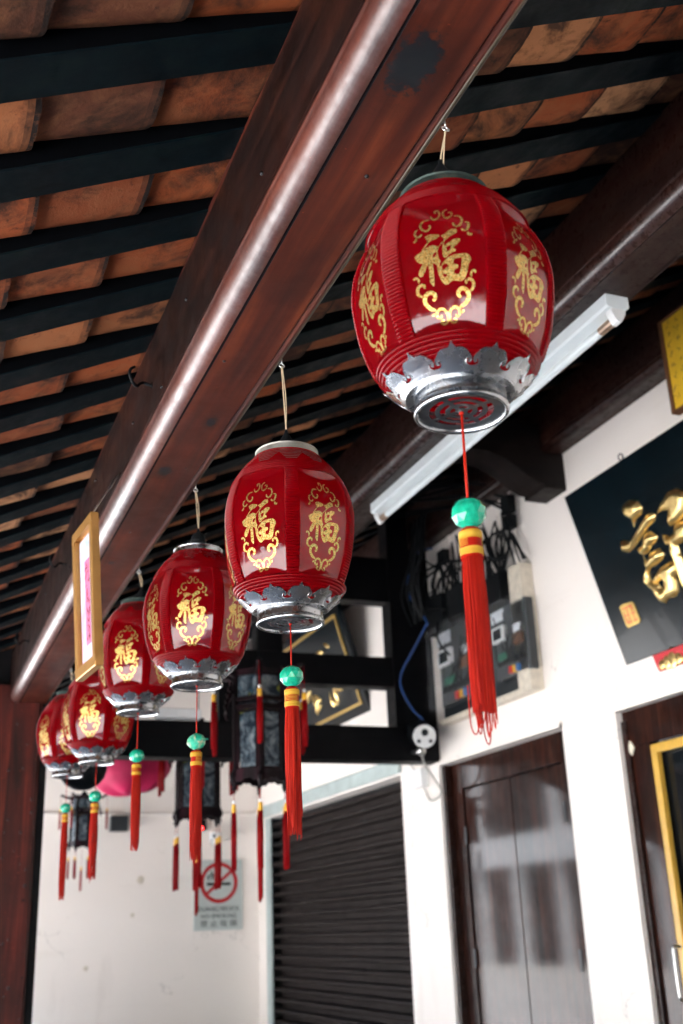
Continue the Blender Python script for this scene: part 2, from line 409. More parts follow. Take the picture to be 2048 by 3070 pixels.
# raised plaster mouldings round the openings
tm = MB()
for (y0, y1, zt) in ((3.45, 5.08, 2.655), (5.66, 7.30, 2.67)):
    for k, (w, d) in enumerate(((.045, .012), (.028, .022))):
        tm.box(XW - d, XW + .01, y1 - .001 if k else y1, y1 + w, 0, zt + w)
        tm.box(XW - d, XW + .01, y0 - w, y0, 0, zt + w) if y0 > 5 and k > 5 else None
        tm.box(XW - d, XW + .01, y0, y1, zt, zt + w)
tm.build('plaster_moulding', M['trimwhite'], parent=wm2, loc=(XW, 4, 0)).location = (0, 0, 0)
# back wall
bw = MB().box(1.22, XW + .3, 11.8, 12.05, 0, 2.765); bw.box(1.22, XW + .3, 11.83, 12.05, 2.79, 5.4)
bwo = bw.build('end_wall', M['wall'], loc=(1, 11.8, 0)); tag(bwo, 'cream white end wall behind the lantern row, with the no smoking sign', 'wall')
MB().box(1.22, XW, 11.775, 11.9, 2.765, 2.79).build('ledge_moulding', M['trimwhite'], parent=bwo, loc=(1, 11.8, 0), bevel=.005).location = (0, 0, 0)
# scuffs and patched spots on the end wall
rs = random.Random(3)
sc = MB()
for (x, z, r) in ((2.35, 1.78, .018), (2.42, 2.12, .030), (1.9, 1.3, .02)):
    sc = MB(); sc.prism([(x + r * (1 + .3 * rs.random()) * math.cos(a), z + r * (1 + .4 * rs.random()) * math.sin(a)) for a in np.linspace(0, 2 * PI, 14)[:-1]], lambda a, b: (a, 11.799, b), lambda a, b: (a, 11.793, b))
    sc.build('plaster_patch', M['cream'], parent=bwo, loc=(1, 11.8, 0)).location = (0, 0, 0)

# unseen dark screen added well behind the viewer, cutting light from the rear
o = MB().box(-1.45, 3.70, -8.2, -8.0, 0, 4.7).build('rear_light_block', M['darkwood']); struct(o)
# ------------------------------------------------------------------ roof
TP = .4826                                       # rise per metre towards the shop wall
def rz(x): return 2.9625 + TP * x                # underside of the rafters
roof = thing('tiled_roof', 'sloping roof of bare terracotta tiles on dark teal rafters over the walkway', 'roof', (0, 0, 2.96))
RY0 = 1.593
PER = .3095
nrm = Vector((-TP, 0, 1)).normalized()
for n in range(-10, 33):
    yc = RY0 + PER * n
    w = .115 + random.uniform(-.004, .004)
    m = MB()
    x0, x1 = -1.35, 3.66
    N = 10
    for a in range(1):
        vs = []
        for i in range(N + 1):
            x = x0 + (x1 - x0) * i / N
            jy = random.uniform(-.0015, .0015)
            for (dy, dz) in ((-w / 2, 0), (w / 2, 0), (w / 2, .072), (-w / 2, .072)):
                vs.append((x, yc + dy + jy, rz(x) + dz))
        fs = []
        for i in range(N):
            for k in range(4):
                fs.append((i * 4 + k, i * 4 + (k + 1) % 4, (i + 1) * 4 + (k + 1) % 4, (i + 1) * 4 + k))
        fs += [(0, 1, 2, 3), (N * 4 + 3, N * 4 + 2, N * 4 + 1, N * 4)]
        m.add(vs, fs)
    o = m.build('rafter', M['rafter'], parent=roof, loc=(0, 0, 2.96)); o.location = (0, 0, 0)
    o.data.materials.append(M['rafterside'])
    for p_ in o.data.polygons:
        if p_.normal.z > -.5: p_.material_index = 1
    mo = o.modifiers.new('edge', 'BEVEL'); mo.width = .003; mo.segments = 1
joints = [-1.36, -1.12, -.88, -.64, -.39, -.145, .10, .335, .565, .79, .995, 1.19, 1.405, 1.615, 1.855, 2.08, 2.30, 2.52, 2.75, 2.98, 3.2, 3.42, 3.64]
rt = random.Random(11)
for n in range(-10, 32):
    yc = RY0 + PER * (n + .5)
    m = MB()
    cx = rt.uniform(-.03, .03)
    for i in range(len(joints) - 1):
        xa = joints[i] + cx + rt.uniform(-.012, .012); xb = joints[i + 1] + cx + rt.uniform(-.012, .012) + .045
        m.cur = rt.random()
        W = .142 + rt.uniform(-.004, .004); sag = .062 + rt.uniform(-.006, .006); yo = rt.uniform(-.008, .008)
        tw = rt.uniform(-.004, .004); th = .013
        NS = 16; FX = [0, .035, .08, .3, .5, .7, .92, .965, 1]; NX = 8
        base0 = .016
        def P(x, s_, top, ti):
            # s_ in -1..1 across
            up = base0 + sag * (abs(s_) ** 4.2) + ti
            y = yc + yo + W * s_ * (1 - .03 * (x - xa) / (xb - xa))
            q = Vector((x, y, rz(x))) + nrm * (up + (th if top else 0)) + Vector((0, 0, tw * s_))
            return q
        vs = []; fs = []
        for j in range(NX + 1):
            f = FX[j]; x = xa + (xb - xa) * f
            ti = .021 * (1 - f)
            for top in (0, 1):
                for k in range(NS + 1):
                    s_ = -1 + 2 * k / NS
                    x2 = x
                    if j in (0, NX): x2 += .004 * mnoise.noise(Vector((k * .6, i * 3.1, n * 1.7 + j)))
                    q = P(x2, s_, top, ti)
                    q.z += .0016 * mnoise.noise(Vector((x * 14, s_ * 2.5, n * 5.3 + i)))
                    vs.append(q)
        R_ = 2 * (NS + 1)
        for j in range(NX):
            for k in range(NS):
                a = j * R_ + k
                fs.append((a, a + 1, a + 1 + R_, a + R_)); b = a + NS + 1
                fs.append((b + 1, b, b + R_, b + 1 + R_))
        for j in (0, NX):
            for k in range(NS):
                a = j * R_ + k; b = a + NS + 1
                fs.append((a, a + 1, b + 1, b))
        b_ = len(m.f); m.add(vs, fs)
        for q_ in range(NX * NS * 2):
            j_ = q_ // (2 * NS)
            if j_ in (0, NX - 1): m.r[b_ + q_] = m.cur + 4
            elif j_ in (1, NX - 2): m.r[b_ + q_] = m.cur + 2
    o = m.build('tile_course', M['tile'], parent=roof, loc=(0, 0, 2.96), smooth=50); o.location = (0, 0, 0)
dk = MB()  # deck added above the tiles to keep light from coming through
dk.add([(-1.45, -8, rz(-1.45) + .15), (3.72, -8, rz(3.72) + .15), (3.72, 11.8, rz(3.72) + .15), (-1.45, 11.8, rz(-1.45) + .15),
        (-1.45, -8, rz(-1.45) + .19), (3.72, -8, rz(3.72) + .19), (3.72, 11.8, rz(3.72) + .19), (-1.45, 11.8, rz(-1.45) + .19)],
       [(0, 1, 2, 3), (4, 7, 6, 5), (0, 4, 5, 1), (1, 5, 6, 2), (2, 6, 7, 3), (3, 7, 4, 0)])
o = dk.build('light_blocking_deck', M['deck'], parent=roof, loc=(0, 0, 2.96)); o.location = (0, 0, 0)

# ------------------------------------------------------------------ beams
def beam_profile(xf, zb, zt, wid, br, ndz=.006):
    """cross-section (x,z): quarter-round bead on the lower street-side edge"""
    p = [(xf, zt)]
    p += [(xf, zb + br + .020), (xf + .004, zb + br + .013), (xf + .001, zb + br + .008)]
    cxx, cz = xf + br + .004, zb + br + .004
    for k in range(13):
        a = PI + (PI / 2) * k / 12
        p.append((cxx + (br + .007) * math.cos(a), cz + (br + .007) * math.sin(a)))
    p += [(cxx + .003, zb + .004), (cxx + .008, zb), (xf + wid - .026, zb), (xf + wid - .022, zb + ndz), (xf + wid - .012, zb + .002), (xf + wid - .002, zb + .004), (xf + wid, zb + .012), (xf + wid, zt + .09)]
    return p
def beam(name, label, prof, y0, y1, mat, loc, wob=.004, seg=60, edge=None, board=None, bead=None):
    root = thing(name, label, 'beam', loc)
    m = MB(); vs = []; n = len(prof)
    for j in range(seg + 1):
        y = y0 + (y1 - y0) * j / seg
        for i, (x, z) in enumerate(prof):
            w = wob if i > 0 else wob * 3
            vs.append((x + w * .5 * mnoise.noise(Vector((y * 1.3, i * .05, 2))), y, z + w * mnoise.noise(Vector((y * 1.1, i * .04, 7))) + (wob * 3 * mnoise.noise(Vector((y * 4, 1, 9))) if i == 0 else 0)))
    fs = [(j * n + i, j * n + (i + 1) % n, (j + 1) * n + (i + 1) % n, (j + 1) * n + i) for j in range(seg) for i in range(n)]
    fs += [tuple(range(n - 1, -1, -1)), tuple(seg * n + i for i in range(n))]
    m.add(vs, fs)
    o = m.build('timber', mat, parent=root, loc=loc, smooth=32); o.location = (0, 0, 0)
    if bead:
        o.data.materials.append(bead); o.data.materials.append(M['groove']); br2 = prof[16][0] - prof[0][0] - .004; lo_ = Vector(loc); xf_, zb_, br_ = prof[0][0], prof[-4][1], .05
        for p_ in o.data.polygons:
            c_ = p_.center + lo_
            if c_.x < xf_ + .052 and c_.z < zb_ + .062 and abs(p_.normal.y) < .5: p_.material_index = 1
            if xf_ + br2 + .003 < c_.x < xf_ + br2 + .0135 and c_.z < zb_ + .012: p_.material_index = 2
    if board:
        e = MB(); xf, zt = prof[0]; zl = prof[1][1] + .004; K = 80; vs = []
        for j in range(K + 1):
            y = y0 + (y1 - y0) * j / K
            w = .010 * mnoise.noise(Vector((y * 2.1, 3, 1))) + .006 * mnoise.noise(Vector((y * 9, 5, 1)))
            for (x, z) in ((xf - .004, zl), (xf - .0045, zt - .02 + w), (xf + .004, zt + w), (xf + .02, zt + w), (xf + .02, zl)): vs.append((x, y, z))
        e.add(vs, [(j * 5 + i, j * 5 + (i + 1) % 5, (j + 1) * 5 + (i + 1) % 5, (j + 1) * 5 + i) for j in range(K) for i in range(5)] + [(4, 3, 2, 1, 0), tuple(K * 5 + i for i in range(5))])
        q = e.build('upper_board', board, parent=root, loc=loc, smooth=30); q.location = (0, 0, 0)
    if edge:
        e = MB(); x = prof[-2][0]; zb = prof[-2][1]
        e.tube([(x - .004, y, zb - .004) for y in np.linspace(y0, y1, 12)], .0055, 8)
        q = e.build('edge_strip', edge, parent=root, loc=loc, smooth=60); q.location = (0, 0, 0)
    return root
M['edge'] = simple('dark_edge_strip', (.045, .035, .022), .35, .3)
b1 = beam('lantern_beam', 'long varnished red-brown roof beam with a rounded bead, carrying the six red lanterns', beam_profile(.566, 2.90, 3.235, .208, .040), -1.5, 6.72, M['beam'], (.67, 2, 2.9), edge=M['edge'], board=M['upper'], bead=M['beadv'])
b2 = beam('tube_light_beam', 'second dark red roof beam, higher up, with the white tube light under it', beam_profile(2.02, 3.63, 3.935, .23, .045), -1.5, 7.6, M['beam2'], (2.13, 2, 3.63), bead=M['beadv2'])
b3 = beam('wall_plate_beam', 'dark roof beam resting along the top of the white wall', beam_profile(3.545, 4.325, 4.67, .153, .035), -1.5, 11.7, M['beam2'], (3.6, 2, 4.325))

for (y_, z_) in ((1.72, 3.02), (2.35, 3.10), (2.62, 2.985), (3.02, 3.06), (3.72, 3.15), (4.30, 3.0), (5.10, 3.12)):
    q = MB().lathe([(.0005, .004), (.003, .0035), (.0045, .001), (.0045, -.002)], 10).build('nail_head', M['hinge'], parent=b1, smooth=60)
    q.location = (.5605 - .67, y_ - 2, z_ - 2.9); q.rotation_euler = (0, -PI / 2, 0)
for (x_, y_) in ((.70, 1.52), (.64, 2.28), (.71, 2.95), (.66, 3.55), (.72, 4.6)):
    q = MB().lathe([(.0005, .003), (.003, .0025), (.004, .0005), (.004, -.002)], 10).build('nail_head', M['hinge'], parent=b1, smooth=60)
    q.location = (x_ - .67, y_ - 2, -.0005); q.rotation_euler = (PI, 0, 0)
# screw eyes / hooks on beam
def hook(loc, label, s=1.0):
    p = [(0, 0, 0), (-.01, 0, -.0), (-.028, 0, .004), (-.040, -.012, -.006), (-.052, -.03, -.024), (-.066, -.045, -.024), (-.078, -.055, -.006), (-.076, -.055, .012), (-.064, -.045, .026)]
    root = MB()
    root.tube([Vector(q) * s for q in smoothpath(p, 5)], .0042 * s, 8)
    root.tube([(0, 0, 0), (-.006, 0, 0)], .009 * s, 10)
    o = root.build('iron_hook', M['black'], smooth=60); o.location = loc
    tag(o, label, 'hook', 'iron hooks on the side of the lantern beam')
    return o
hook((.566, 2.76, 3.06), 'black iron hook on the beam side, highest one, above the second lantern')
hook((.566, 4.42, 3.05), 'black iron hook on the beam side, just left of the gold picture frame')
hook((.566, 5.75, 3.05), 'black iron hook on the beam side, nearest the red post')

# ------------------------------------------------------------------ red post, cross frame
pr = thing('red_post', 'weathered red wooden post with chips and nail holes, standing at the left', 'post', (.6, 7, 0))
m = MB(); vs = []; fs = []
prof = [(.40, 6.66), (.43, 6.62), (.735, 6.62), (.752, 6.64), (.752, 7.5), (.40, 7.5)]
NZ = 60
for j in range(NZ + 1):
    z = 3.0 * j / NZ
    for i, (x, y) in enumerate(prof):
        q = mnoise.noise(Vector((i * 3.3, z * 2.5, 1)))
        vs.append((x + .004 * q, y + .003 * q, z))
k = len(prof)
fs = [(j * k + i, j * k + (i + 1) % k, (j + 1) * k + (i + 1) % k, (j + 1) * k + i) for j in range(NZ) for i in range(k)]
fs += [tuple(range(k))[::-1], tuple(NZ * k + i for i in range(k))]
m.add(vs, fs); o = m.build('post_shaft', M['post'], parent=pr, loc=(.6, 7, 0)); o.location = (0, 0, 0)
o = MB().box(.754, .797, 6.66, 7.48, 0, 2.99).build('side_board', M['darkwood'], parent=pr, loc=(.6, 7, 0), bevel=.004); o.location = (0, 0, 0)
m = MB(); rs = random.Random(5)
for _ in range(26):
    m = MB()
    z = rs.uniform(1.1, 2.8); x = rs.uniform(.50, .73); r = rs.uniform(.004, .010)
    m.prism([(x + r * rs.uniform(.6, 1.2) * math.cos(a), z + r * rs.uniform(.6, 1.6) * math.sin(a)) for a in np.linspace(0, 2 * PI, 9)[:-1]], lambda a, b: (a, 6.622, b), lambda a, b: (a, 6.611, b))
    o = m.build('nail_hole', M['hinge'], parent=pr, loc=(.6, 7, 0)); o.location = (0, 0, 0)
o = MB().box(.2, .797, 6.75, 7.5, 3.0, 3.9).build('post_head', M['darkwood'], parent=pr, loc=(.6, 7, 0)); o.location = (0, 0, 0)

cf = thing('cross_frame', 'black timber cross frame of stacked beams spanning from the red post to the wall', 'frame', (2.2, 7.4, 2.7))
def cfp(name, *a, **k):
    o = MB().box(*a).build(name, M['darkwood'], parent=cf, loc=(2.2, 7.4, 2.7), bevel=.005); o.location = (0, 0, 0); return o
cfp('lower_beam', .799, 3.698, 7.30, 7.48, 2.70, 2.948)
cfp('middle_beam', .8, 3.36, 7.32, 7.46, 3.245, 3.47)
cfp('upper_beam', .8, 3.36, 7.32, 7.46, 3.90, 4.25)
cfp('upright', 3.362, 3.698, 7.31, 7.47, 2.9485, 4.68)
cfp('upright', 2.30, 2.50, 7.33, 7.45, 3.472, 3.898)
cfp('upright', 2.02, 2.25, 7.33, 7.45, 2.9485, 3.243)
cfp('upright', 1.10, 1.30, 7.33, 7.45, 2.9485, 3.243)

# curved bracket beam at the wall
cb = thing('corbel_beam', 'dark curved bracket beam meeting the white wall beside the black plaque', 'bracket', (3.6, 5.4, 4.08))
p = [(3.698, 4.084), (3.54, 4.084), (3.538, 4.112), (3.50, 4.114), (3.43, 4.150), (3.36, 4.20), (3.28, 4.25), (3.15, 4.285), (2.6, 4.30), (2.22, 4.30), (2.22, 4.52), (3.698, 4.52)]
o = MB().prism(p, lambda a, b: (a, 5.315, b), lambda a, b: (a, 5.555, b)).build('bracket_arm', M['corbel'], parent=cb, loc=(3.6, 5.4, 4.08), smooth=30); o.location = (0, 0, 0)
o = MB().box(1.98, 2.30, 5.25, 5.62, 3.938, 4.0).build('bearing_block', M['darkwood'], parent=cb, loc=(3.6, 5.4, 4.08)); o.location = (0, 0, 0)

# ------------------------------------------------------------------ lanterns
PRF = [(.015, .074), (.02, .080), (.033, .093), (.05, .112), (.072, .128), (.10, .1385), (.132, .1475), (.172, .154), (.207, .1575), (.231, .1573), (.263, .153), (.292, .1435), (.318, .132), (.351, .112), (.372, .095), (.386, .080), (.396, .074)]
_z = np.linspace(.010, .401, 783); _r = np.interp(_z, [p[0] for p in PRF], [p[1] for p in PRF])
_k = np.hanning(61); _k /= _k.sum(); _r = np.convolve(np.pad(_r, 30, mode='edge'), _k, 'valid')
def RB(z): return float(np.interp(z, _z, _r))
PHE = math.radians(23.8); ZP0, ZP1 = .071, .317
def panel_depth(ph, z):
    d0 = .0016 + .0095 * (1 - (ph / PHE) ** 2)
    return max(0.0, min(d0, (ZP1 - z) * .62, (z - ZP0) * .62))
def lantern_xyz(ang, z, off=0.0):
    """ang 0 = centre of a panel, measured about the axis; +y local is panel 0's outward direction"""
    a6 = (ang + PI / 6) % (PI / 3) - PI / 6
    r = RB(z) - (panel_depth(a6, z) if abs(a6) <= PHE else 0) + off
    return (r * math.sin(ang), r * math.cos(ang), z)
def make_body():
    m = MB(); cols = []
    for k in range(6):
        c = k * PI / 3
        for i in range(13): cols.append((c - PHE + 2 * PHE * i / 12, 0))
        for i, e in enumerate((.02, .10, .3, .5, .7, .9, .98)): cols.append((c + PHE + (PI / 3 - 2 * PHE) * e, 1))
    pitch = .0060
    rows = []; z = .0225
    while z < .389:
        for s_ in (0, .08, .25, .5, .75, .92): rows.append((z + pitch * s_, s_))
        z += pitch
    vs = []; nc = len(cols); m.panel = set()
    for (z, s_) in rows:
        rib = .0044 * (math.sin(PI * s_) ** .6 if s_ > 0 else 0)
        R_ = RB(z)
        for (a, kind) in cols:
            a6 = (a + PI / 6) % (PI / 3) - PI / 6
            if kind == 0:
                if ZP0 < z < ZP1: r = R_ - panel_depth(a6, z)
                else: r = R_ + rib
            else:
                e = (a6 if a6 > 0 else a6 + PI / 3); e = (e - PHE) / (PI / 3 - 2 * PHE)
                r = R_ + rib + (.0012 if ZP0 < z < ZP1 else 0) * (1 if .06 < e < .94 else 0)
            vs.append((r * math.sin(a), r * math.cos(a), z))
    fs = [(j * nc + i, j * nc + (i + 1) % nc, (j + 1) * nc + (i + 1) % nc, (j + 1) * nc + i) for j in range(len(rows) - 1) for i in range(nc)]
    m.add(vs, fs)
    m.iscol = [c_[1] for c_ in cols]; m.rz_ = [r_[0] for r_ in rows]; m.nc = nc
    return m
GP = {
'a': [(-.165,.2322),(-.138,.2344),(-.105,.2354),(-.063,.234),(-.019,.2325),(-.015,.2289),(-.061,.2243),(-.11,.2222),(-.134,.2192),(-.197,.2068),(-.206,.2077),(-.152,.2189),(-.144,.2205),(-.148,.2239)],
'b': [(-.282,.1984),(-.258,.2014),(-.2,.2066),(-.144,.2127),(-.095,.2144),(-.06,.2121),(-.035,.2099),(.007,.2178),(.013,.2171),(-.026,.21),(-.039,.206),(-.047,.2027),(-.046,.1954),(-.038,.1884),(-.024,.1845),(-.035,.1811),(-.040,.1773),(-.017,.1761),(-.017,.1702),(-.018,.1646),(-.012,.1586),(.005,.1565),(.032,.1582),(.029,.1612),(-.015,.1635),(-.012,.1698),(.007,.1703),(.043,.1737),(.044,.1782),(.012,.1791),(-.012,.1766),(-.020,.1782),(-.012,.1802),(.027,.1863),(.064,.19),(.112,.1924),(.171,.1932),(.235,.1924),(.263,.1888),(.281,.1836),(.28,.1795),(.254,.1745),(.245,.1656),(.227,.1569),(.206,.1502),(.169,.1468),(.133,.1479),(.091,.1493),(.058,.1479),(.029,.1445),(.004,.1444),(-.019,.1477),(-.042,.154),(-.058,.1622),(-.067,.1714),(-.066,.1786),(-.083,.18),(-.105,.1838),(-.108,.1789),(-.105,.1688),(-.109,.1569),(-.114,.1453),(-.128,.1446),(-.157,.1522),(-.155,.1617),(-.15,.1712),(-.153,.1806),(-.173,.1783),(-.194,.17),(-.224,.1634),(-.247,.1627),(-.264,.1662),(-.257,.1719),(-.229,.1788),(-.209,.1844),(-.243,.1861),(-.268,.191)],
'c': [(-.002,.2298),(.037,.232),(.074,.2372),(.111,.2404),(.157,.2395),(.168,.2358),(.159,.2316),(.123,.2288),(.086,.2259),(.056,.2216),(.040,.2199),(.030,.2178),(.024,.2135),(.028,.2111),(.076,.2156),(.119,.2197),(.154,.2205),(.185,.2196),(.188,.2159),(.167,.2121),(.13,.207),(.117,.2041),(.138,.2007),(.131,.1978),(.102,.1971),(.066,.1937),(.041,.19),(.017,.1889),(.001,.1935),(.001,.2001),(.005,.2073),(.018,.218),(.028,.2209),(.022,.2241)]}
GH = {'b': [[(-.062,.2021),(-.061,.198),(-.081,.1933),(-.1,.192),(-.103,.1952),(-.09,.1993)], [(.105,.1832),(.132,.1855),(.188,.1862),(.187,.1778),(.178,.1707),(.166,.1631),(.15,.1589),(.126,.1596),(.102,.1617),(.107,.1672),(.142,.1688),(.151,.1721),(.144,.175),(.105,.1766)]],
      'c': [[(.04,.2059),(.061,.2087),(.094,.2099),(.089,.2055),(.079,.2022),(.06,.1997),(.047,.2023)]]}
GL = [([(-.317,.1589),(-.304,.162),(-.281,.1613),(-.269,.1574),(-.268,.1523)],24),([(-.217,.1428),(-.219,.1468),(-.242,.1493),(-.277,.1468),(-.296,.1404),(-.29,.134),(-.255,.1297)],34),([(-.151,.1219),(-.125,.1247),(-.122,.1301),(-.146,.1338),(-.184,.1346),(-.216,.1315),(-.234,.1257),(-.231,.1191),(-.207,.1132),(-.174,.1092),(-.133,.1076)],46),([(-.169,.1018),(-.159,.0988)],36),([(-.085,.0985),(-.077,.0962),(-.093,.0944),(-.118,.096),(-.128,.1002),(-.111,.106),(-.073,.1077),(-.033,.1055),(-.008,.0995),(-.003,.093),(-.019,.0864),(-.049,.0833),(-.076,.0849),(-.084,.0884),(-.068,.0909),(-.05,.0896)],30),([(.086,.0973),(.097,.0941),(.121,.0952),(.133,.0996),(.119,.1056),(.082,.1083),(.042,.1059),(.019,.1003),(.013,.0944),(.023,.0882),(.048,.0843),(.075,.0848),(.087,.0883),(.075,.091),(.061,.0897)],30),([(.16,.1021),(.175,.099)],36),([(.155,.1217),(.135,.1249),(.131,.1296),(.151,.134),(.185,.1352),(.217,.1321),(.235,.1261),(.236,.1199),(.219,.1145),(.185,.1101),(.139,.1068)],46),([(.221,.1419),(.22,.1458),(.245,.149),(.275,.1472),(.293,.1412),(.286,.135),(.257,.1293)],34),([(.315,.1579),(.31,.1618),(.286,.1617),(.272,.1577),(.274,.1524)],24),([(-.251,.2319),(-.255,.2275),(-.281,.2245)],26),([(-.232,.2496),(-.26,.2457),(-.263,.2386),(-.238,.234),(-.206,.2354),(-.199,.2387)],24),([(-.11,.2656),(-.166,.2657),(-.202,.2602),(-.204,.2518),(-.171,.2446),(-.13,.2443),(-.107,.2508),(-.121,.2543)],26),([(-.097,.2744),(-.081,.2677),(-.048,.2651),(-.013,.2693),(-.002,.2775),(-.02,.2855),(-.049,.2852),(-.052,.2809),(-.037,.2804)],26),([(.085,.286),(.05,.2831),(.034,.2764),(.051,.2677),(.086,.2649),(.121,.269),(.13,.2748),(.113,.278),(.091,.277)],26),([(.147,.267),(.195,.2661),(.225,.2594),(.213,.2495),(.171,.244),(.138,.248),(.133,.2528)],26),([(.253,.2514),(.282,.2489),(.283,.2422),(.255,.2347),(.223,.2355),(.216,.2387)],26),([(.273,.2313),(.274,.2262),(.294,.2251),(.304,.2279)],26)]
def tess(outer, holes=()):
    """triangles of a polygon with holes -> (verts2d, tris)"""
    loops = [[Vector((p[0], p[1], 0)) for p in outer]] + [[Vector((p[0], p[1], 0)) for p in h] for h in holes]
    tri = geometry.tessellate_polygon(loops)
    return [p for l in loops for p in l], [tuple(t) for t in tri]
def flat_fine(parts, maxlen):
    bm = bmesh.new()
    for vs, fs in parts:
        bv = [bm.verts.new(v) for v in vs]
        for f in fs:
            try: bm.faces.new([bv[i] for i in f])
            except ValueError: pass
    for _ in range(6):
        es = [e for e in bm.edges if e.calc_length() > maxlen]
        if not es: break
        bmesh.ops.subdivide_edges(bm, edges=es, cuts=1)
        bmesh.ops.triangulate(bm, faces=[f for f in bm.faces if len(f.verts) > 3])
    vs = [tuple(v.co) for v in bm.verts]; bm.verts.index_update()
    fs = [tuple(v.index for v in f.verts) for f in bm.faces]; bm.free()
    return vs, fs
def ribbon(path, w):
    """flat ribbon along 2-D path, rounded ends"""
    P = smoothpath([(a, b, 0) for a, b in path], 5) if len(path) > 2 else [Vector((a, b, 0)) for a, b in path]
    L = []; Rr = []; n = len(P)
    for i, p in enumerate(P):
        t = (P[min(i + 1, n - 1)] - P[max(i - 1, 0)]).normalized(); s_ = Vector((-t.y, t.x, 0))
        f = i / (n - 1); ww = w / 2 * (min(1, .55 + 2.2 * f) if n > 4 else 1) * (min(1, .6 + 2.2 * (1 - f)) if n > 4 else 1)
        L.append(p + s_ * ww); Rr.append(p - s_ * ww)
    return L + Rr, [(i, i + 1, n + i + 1, n + i) for i in range(n - 1)]
ARC = .155
def make_motif():
    parts = []
    for k, pl in GP.items():
        vs, fs = tess([(a * ARC, b) for a, b in pl], [[(a * ARC, b) for a, b in h] for h in GH.get(k, [])]); parts.append((vs, fs))
    for pth, w in GL:
        parts.append(ribbon([(a * ARC, b) for a, b in pth], w / 46 * .0066))
    vs, fs = flat_fine(parts, .006)
    m = MB()
    m.add([lantern_xyz(-x / ARC, z, .0007) for (x, z, _) in vs], fs)
    return m
def petal_outline():
    h = [(0, 1.06), (.018, .97), (.045, .88), (.09, .81), (.17, .81), (.25, .80), (.32, .735), (.375, .64), (.43, .56), (.465, .46), (.475, .37), (.45, .30), (.41, .285), (.382, .32), (.388, .37), (.41, .39), (.395, .435), (.355, .42), (.33, .36), (.325, .28), (.355, .21), (.42, .165), (.5, .155)]
    return h
def make_crown():
    h = petal_outline(); N = 11
    up = [(-a, b) for a, b in reversed(h)][:-1] + h
    parts = []; poly = [(-.5, 0)] + up + [(.5, 0)]
    vs, fs = tess(poly); parts.append((vs, fs))
    sc_ = []
    for vs, fs in parts: sc_.append(([Vector((v.x * .07, v.y * .055, 0)) for v in vs], fs))
    vs, fs = flat_fine(sc_, .009)
    m = MB()
    for k in range(N):
        c = 2 * PI * k / N
        o_ = []
        for side in (0, .0012):
            o_.append([])
            for (x, y, _) in vs:
                a = c + (x / .07) * 2 * PI / N; z = .0215 + y * .56
                r = max(RB(z) + .0040, .0865 + (z - .0215) * .95) + side + .003 * (y / .055) ** 2
                o_[-1].append((r * math.sin(a), r * math.cos(a), z))
        m.add(o_[1], fs); m.add(o_[0], [tuple(reversed(f)) for f in fs])
        rim = []
        for (u_, h_) in up[::1]:
            y = h_ * .055; a = c + u_ * 2 * PI / N; z = .0215 + y * .56
            r = max(RB(z) + .0040, .0865 + (z - .0215) * .95) + .0016 + .003 * (y / .055) ** 2
            rim.append((r * math.sin(a), r * math.cos(a), z))
        m.tube(rim, .00075, 5)
    # raised rolled curls and shoulder line
    m.lathe([(.0685, .0205), (.080, .0190), (.0852, .0196), (.0872, .0222), (.0862, .0246), (.080, .024), (.0685, .0245)], 66)
    return m
def make_ring():
    m = MB()
    m.lathe([(.0745, .026), (.0755, .022), (.0760, .003), (.0765, -.001), (.0782, -.0035), (.0790, -.0065), (.0782, -.010), (.0760, -.0118), (.0735, -.012), (.0712, -.010), (.0704, -.007), (.0697, -.0035), (.0680, -.003)], 72)
    return m
def make_grille():
    m = MB(); z0, z1 = -.0055, -.0035
    rings = [(0, .0105), (.0165, .0225), (.030, .037), (.0455, .0705)]
    rings = [(0, .0105), (.0185, .0265), (.0355, .0435), (.0535, .0715)]
    for a, b in rings:
        a = max(a, .0005)
        m.lathe([(a, z0), (b, z0), (b, z1), (a, z1), (a, z0)], 60)
    for k in range(4):
        c = k * PI / 2 + .25; w = .0042
        d = Vector((math.cos(c), math.sin(c), 0)); e = Vector((-d.y, d.x, 0))
        m.obox(d * .008 - e * w + Vector((0, 0, z0 + .0003)), d * .050, e * 2 * w, (0, 0, .0014))
    m.lathe([(.0005, -.0072), (.0045, -.007), (.006, -.0056)], 20)
    return m
def make_collar():
    m = MB()
    m.lathe([(.0735, .384), (.0740, .388), (.0735, .4075), (.0750, .4085), (.0755, .4105), (.0740, .412), (.070, .412), (.069, .410), (.069, .398), (.030, .398), (.0005, .398)], 66)
    # scalloped skirt hugging the top of the shell
    N = 11; K = 12; vs = []; R_ = 8
    for i in range(N * K):
        u = (i % K) / K - .5
        au = abs(u)
        dep = .020 + .018 * (1 - min(1, au / .36)) ** .6 * (1 if au < .36 else 0) + (.006 * math.cos((au - .18) / .18 * PI / 2) if au < .36 else -.004 * (1 - (.5 - au) / .14))
        for j in range(R_ + 1):
            z = .3885 - dep * j / R_
            r = max(RB(z) + .0022, .0745 if j < 2 else 0) + .0006
            a = 2 * PI * i / (N * K)
            vs.append((r * math.sin(a), r * math.cos(a), z))
    n = N * K
    m.add(vs, [(i * (R_ + 1) + j, ((i + 1) % n) * (R_ + 1) + j, ((i + 1) % n) * (R_ + 1) + j + 1, i * (R_ + 1) + j + 1) for i in range(n) for j in range(R_)])
    return m
def mesh_of(m, name, mat, smooth):
    o = m.build(name, mat, smooth=smooth); me = o.data; bpy.data.objects.remove(o); return me
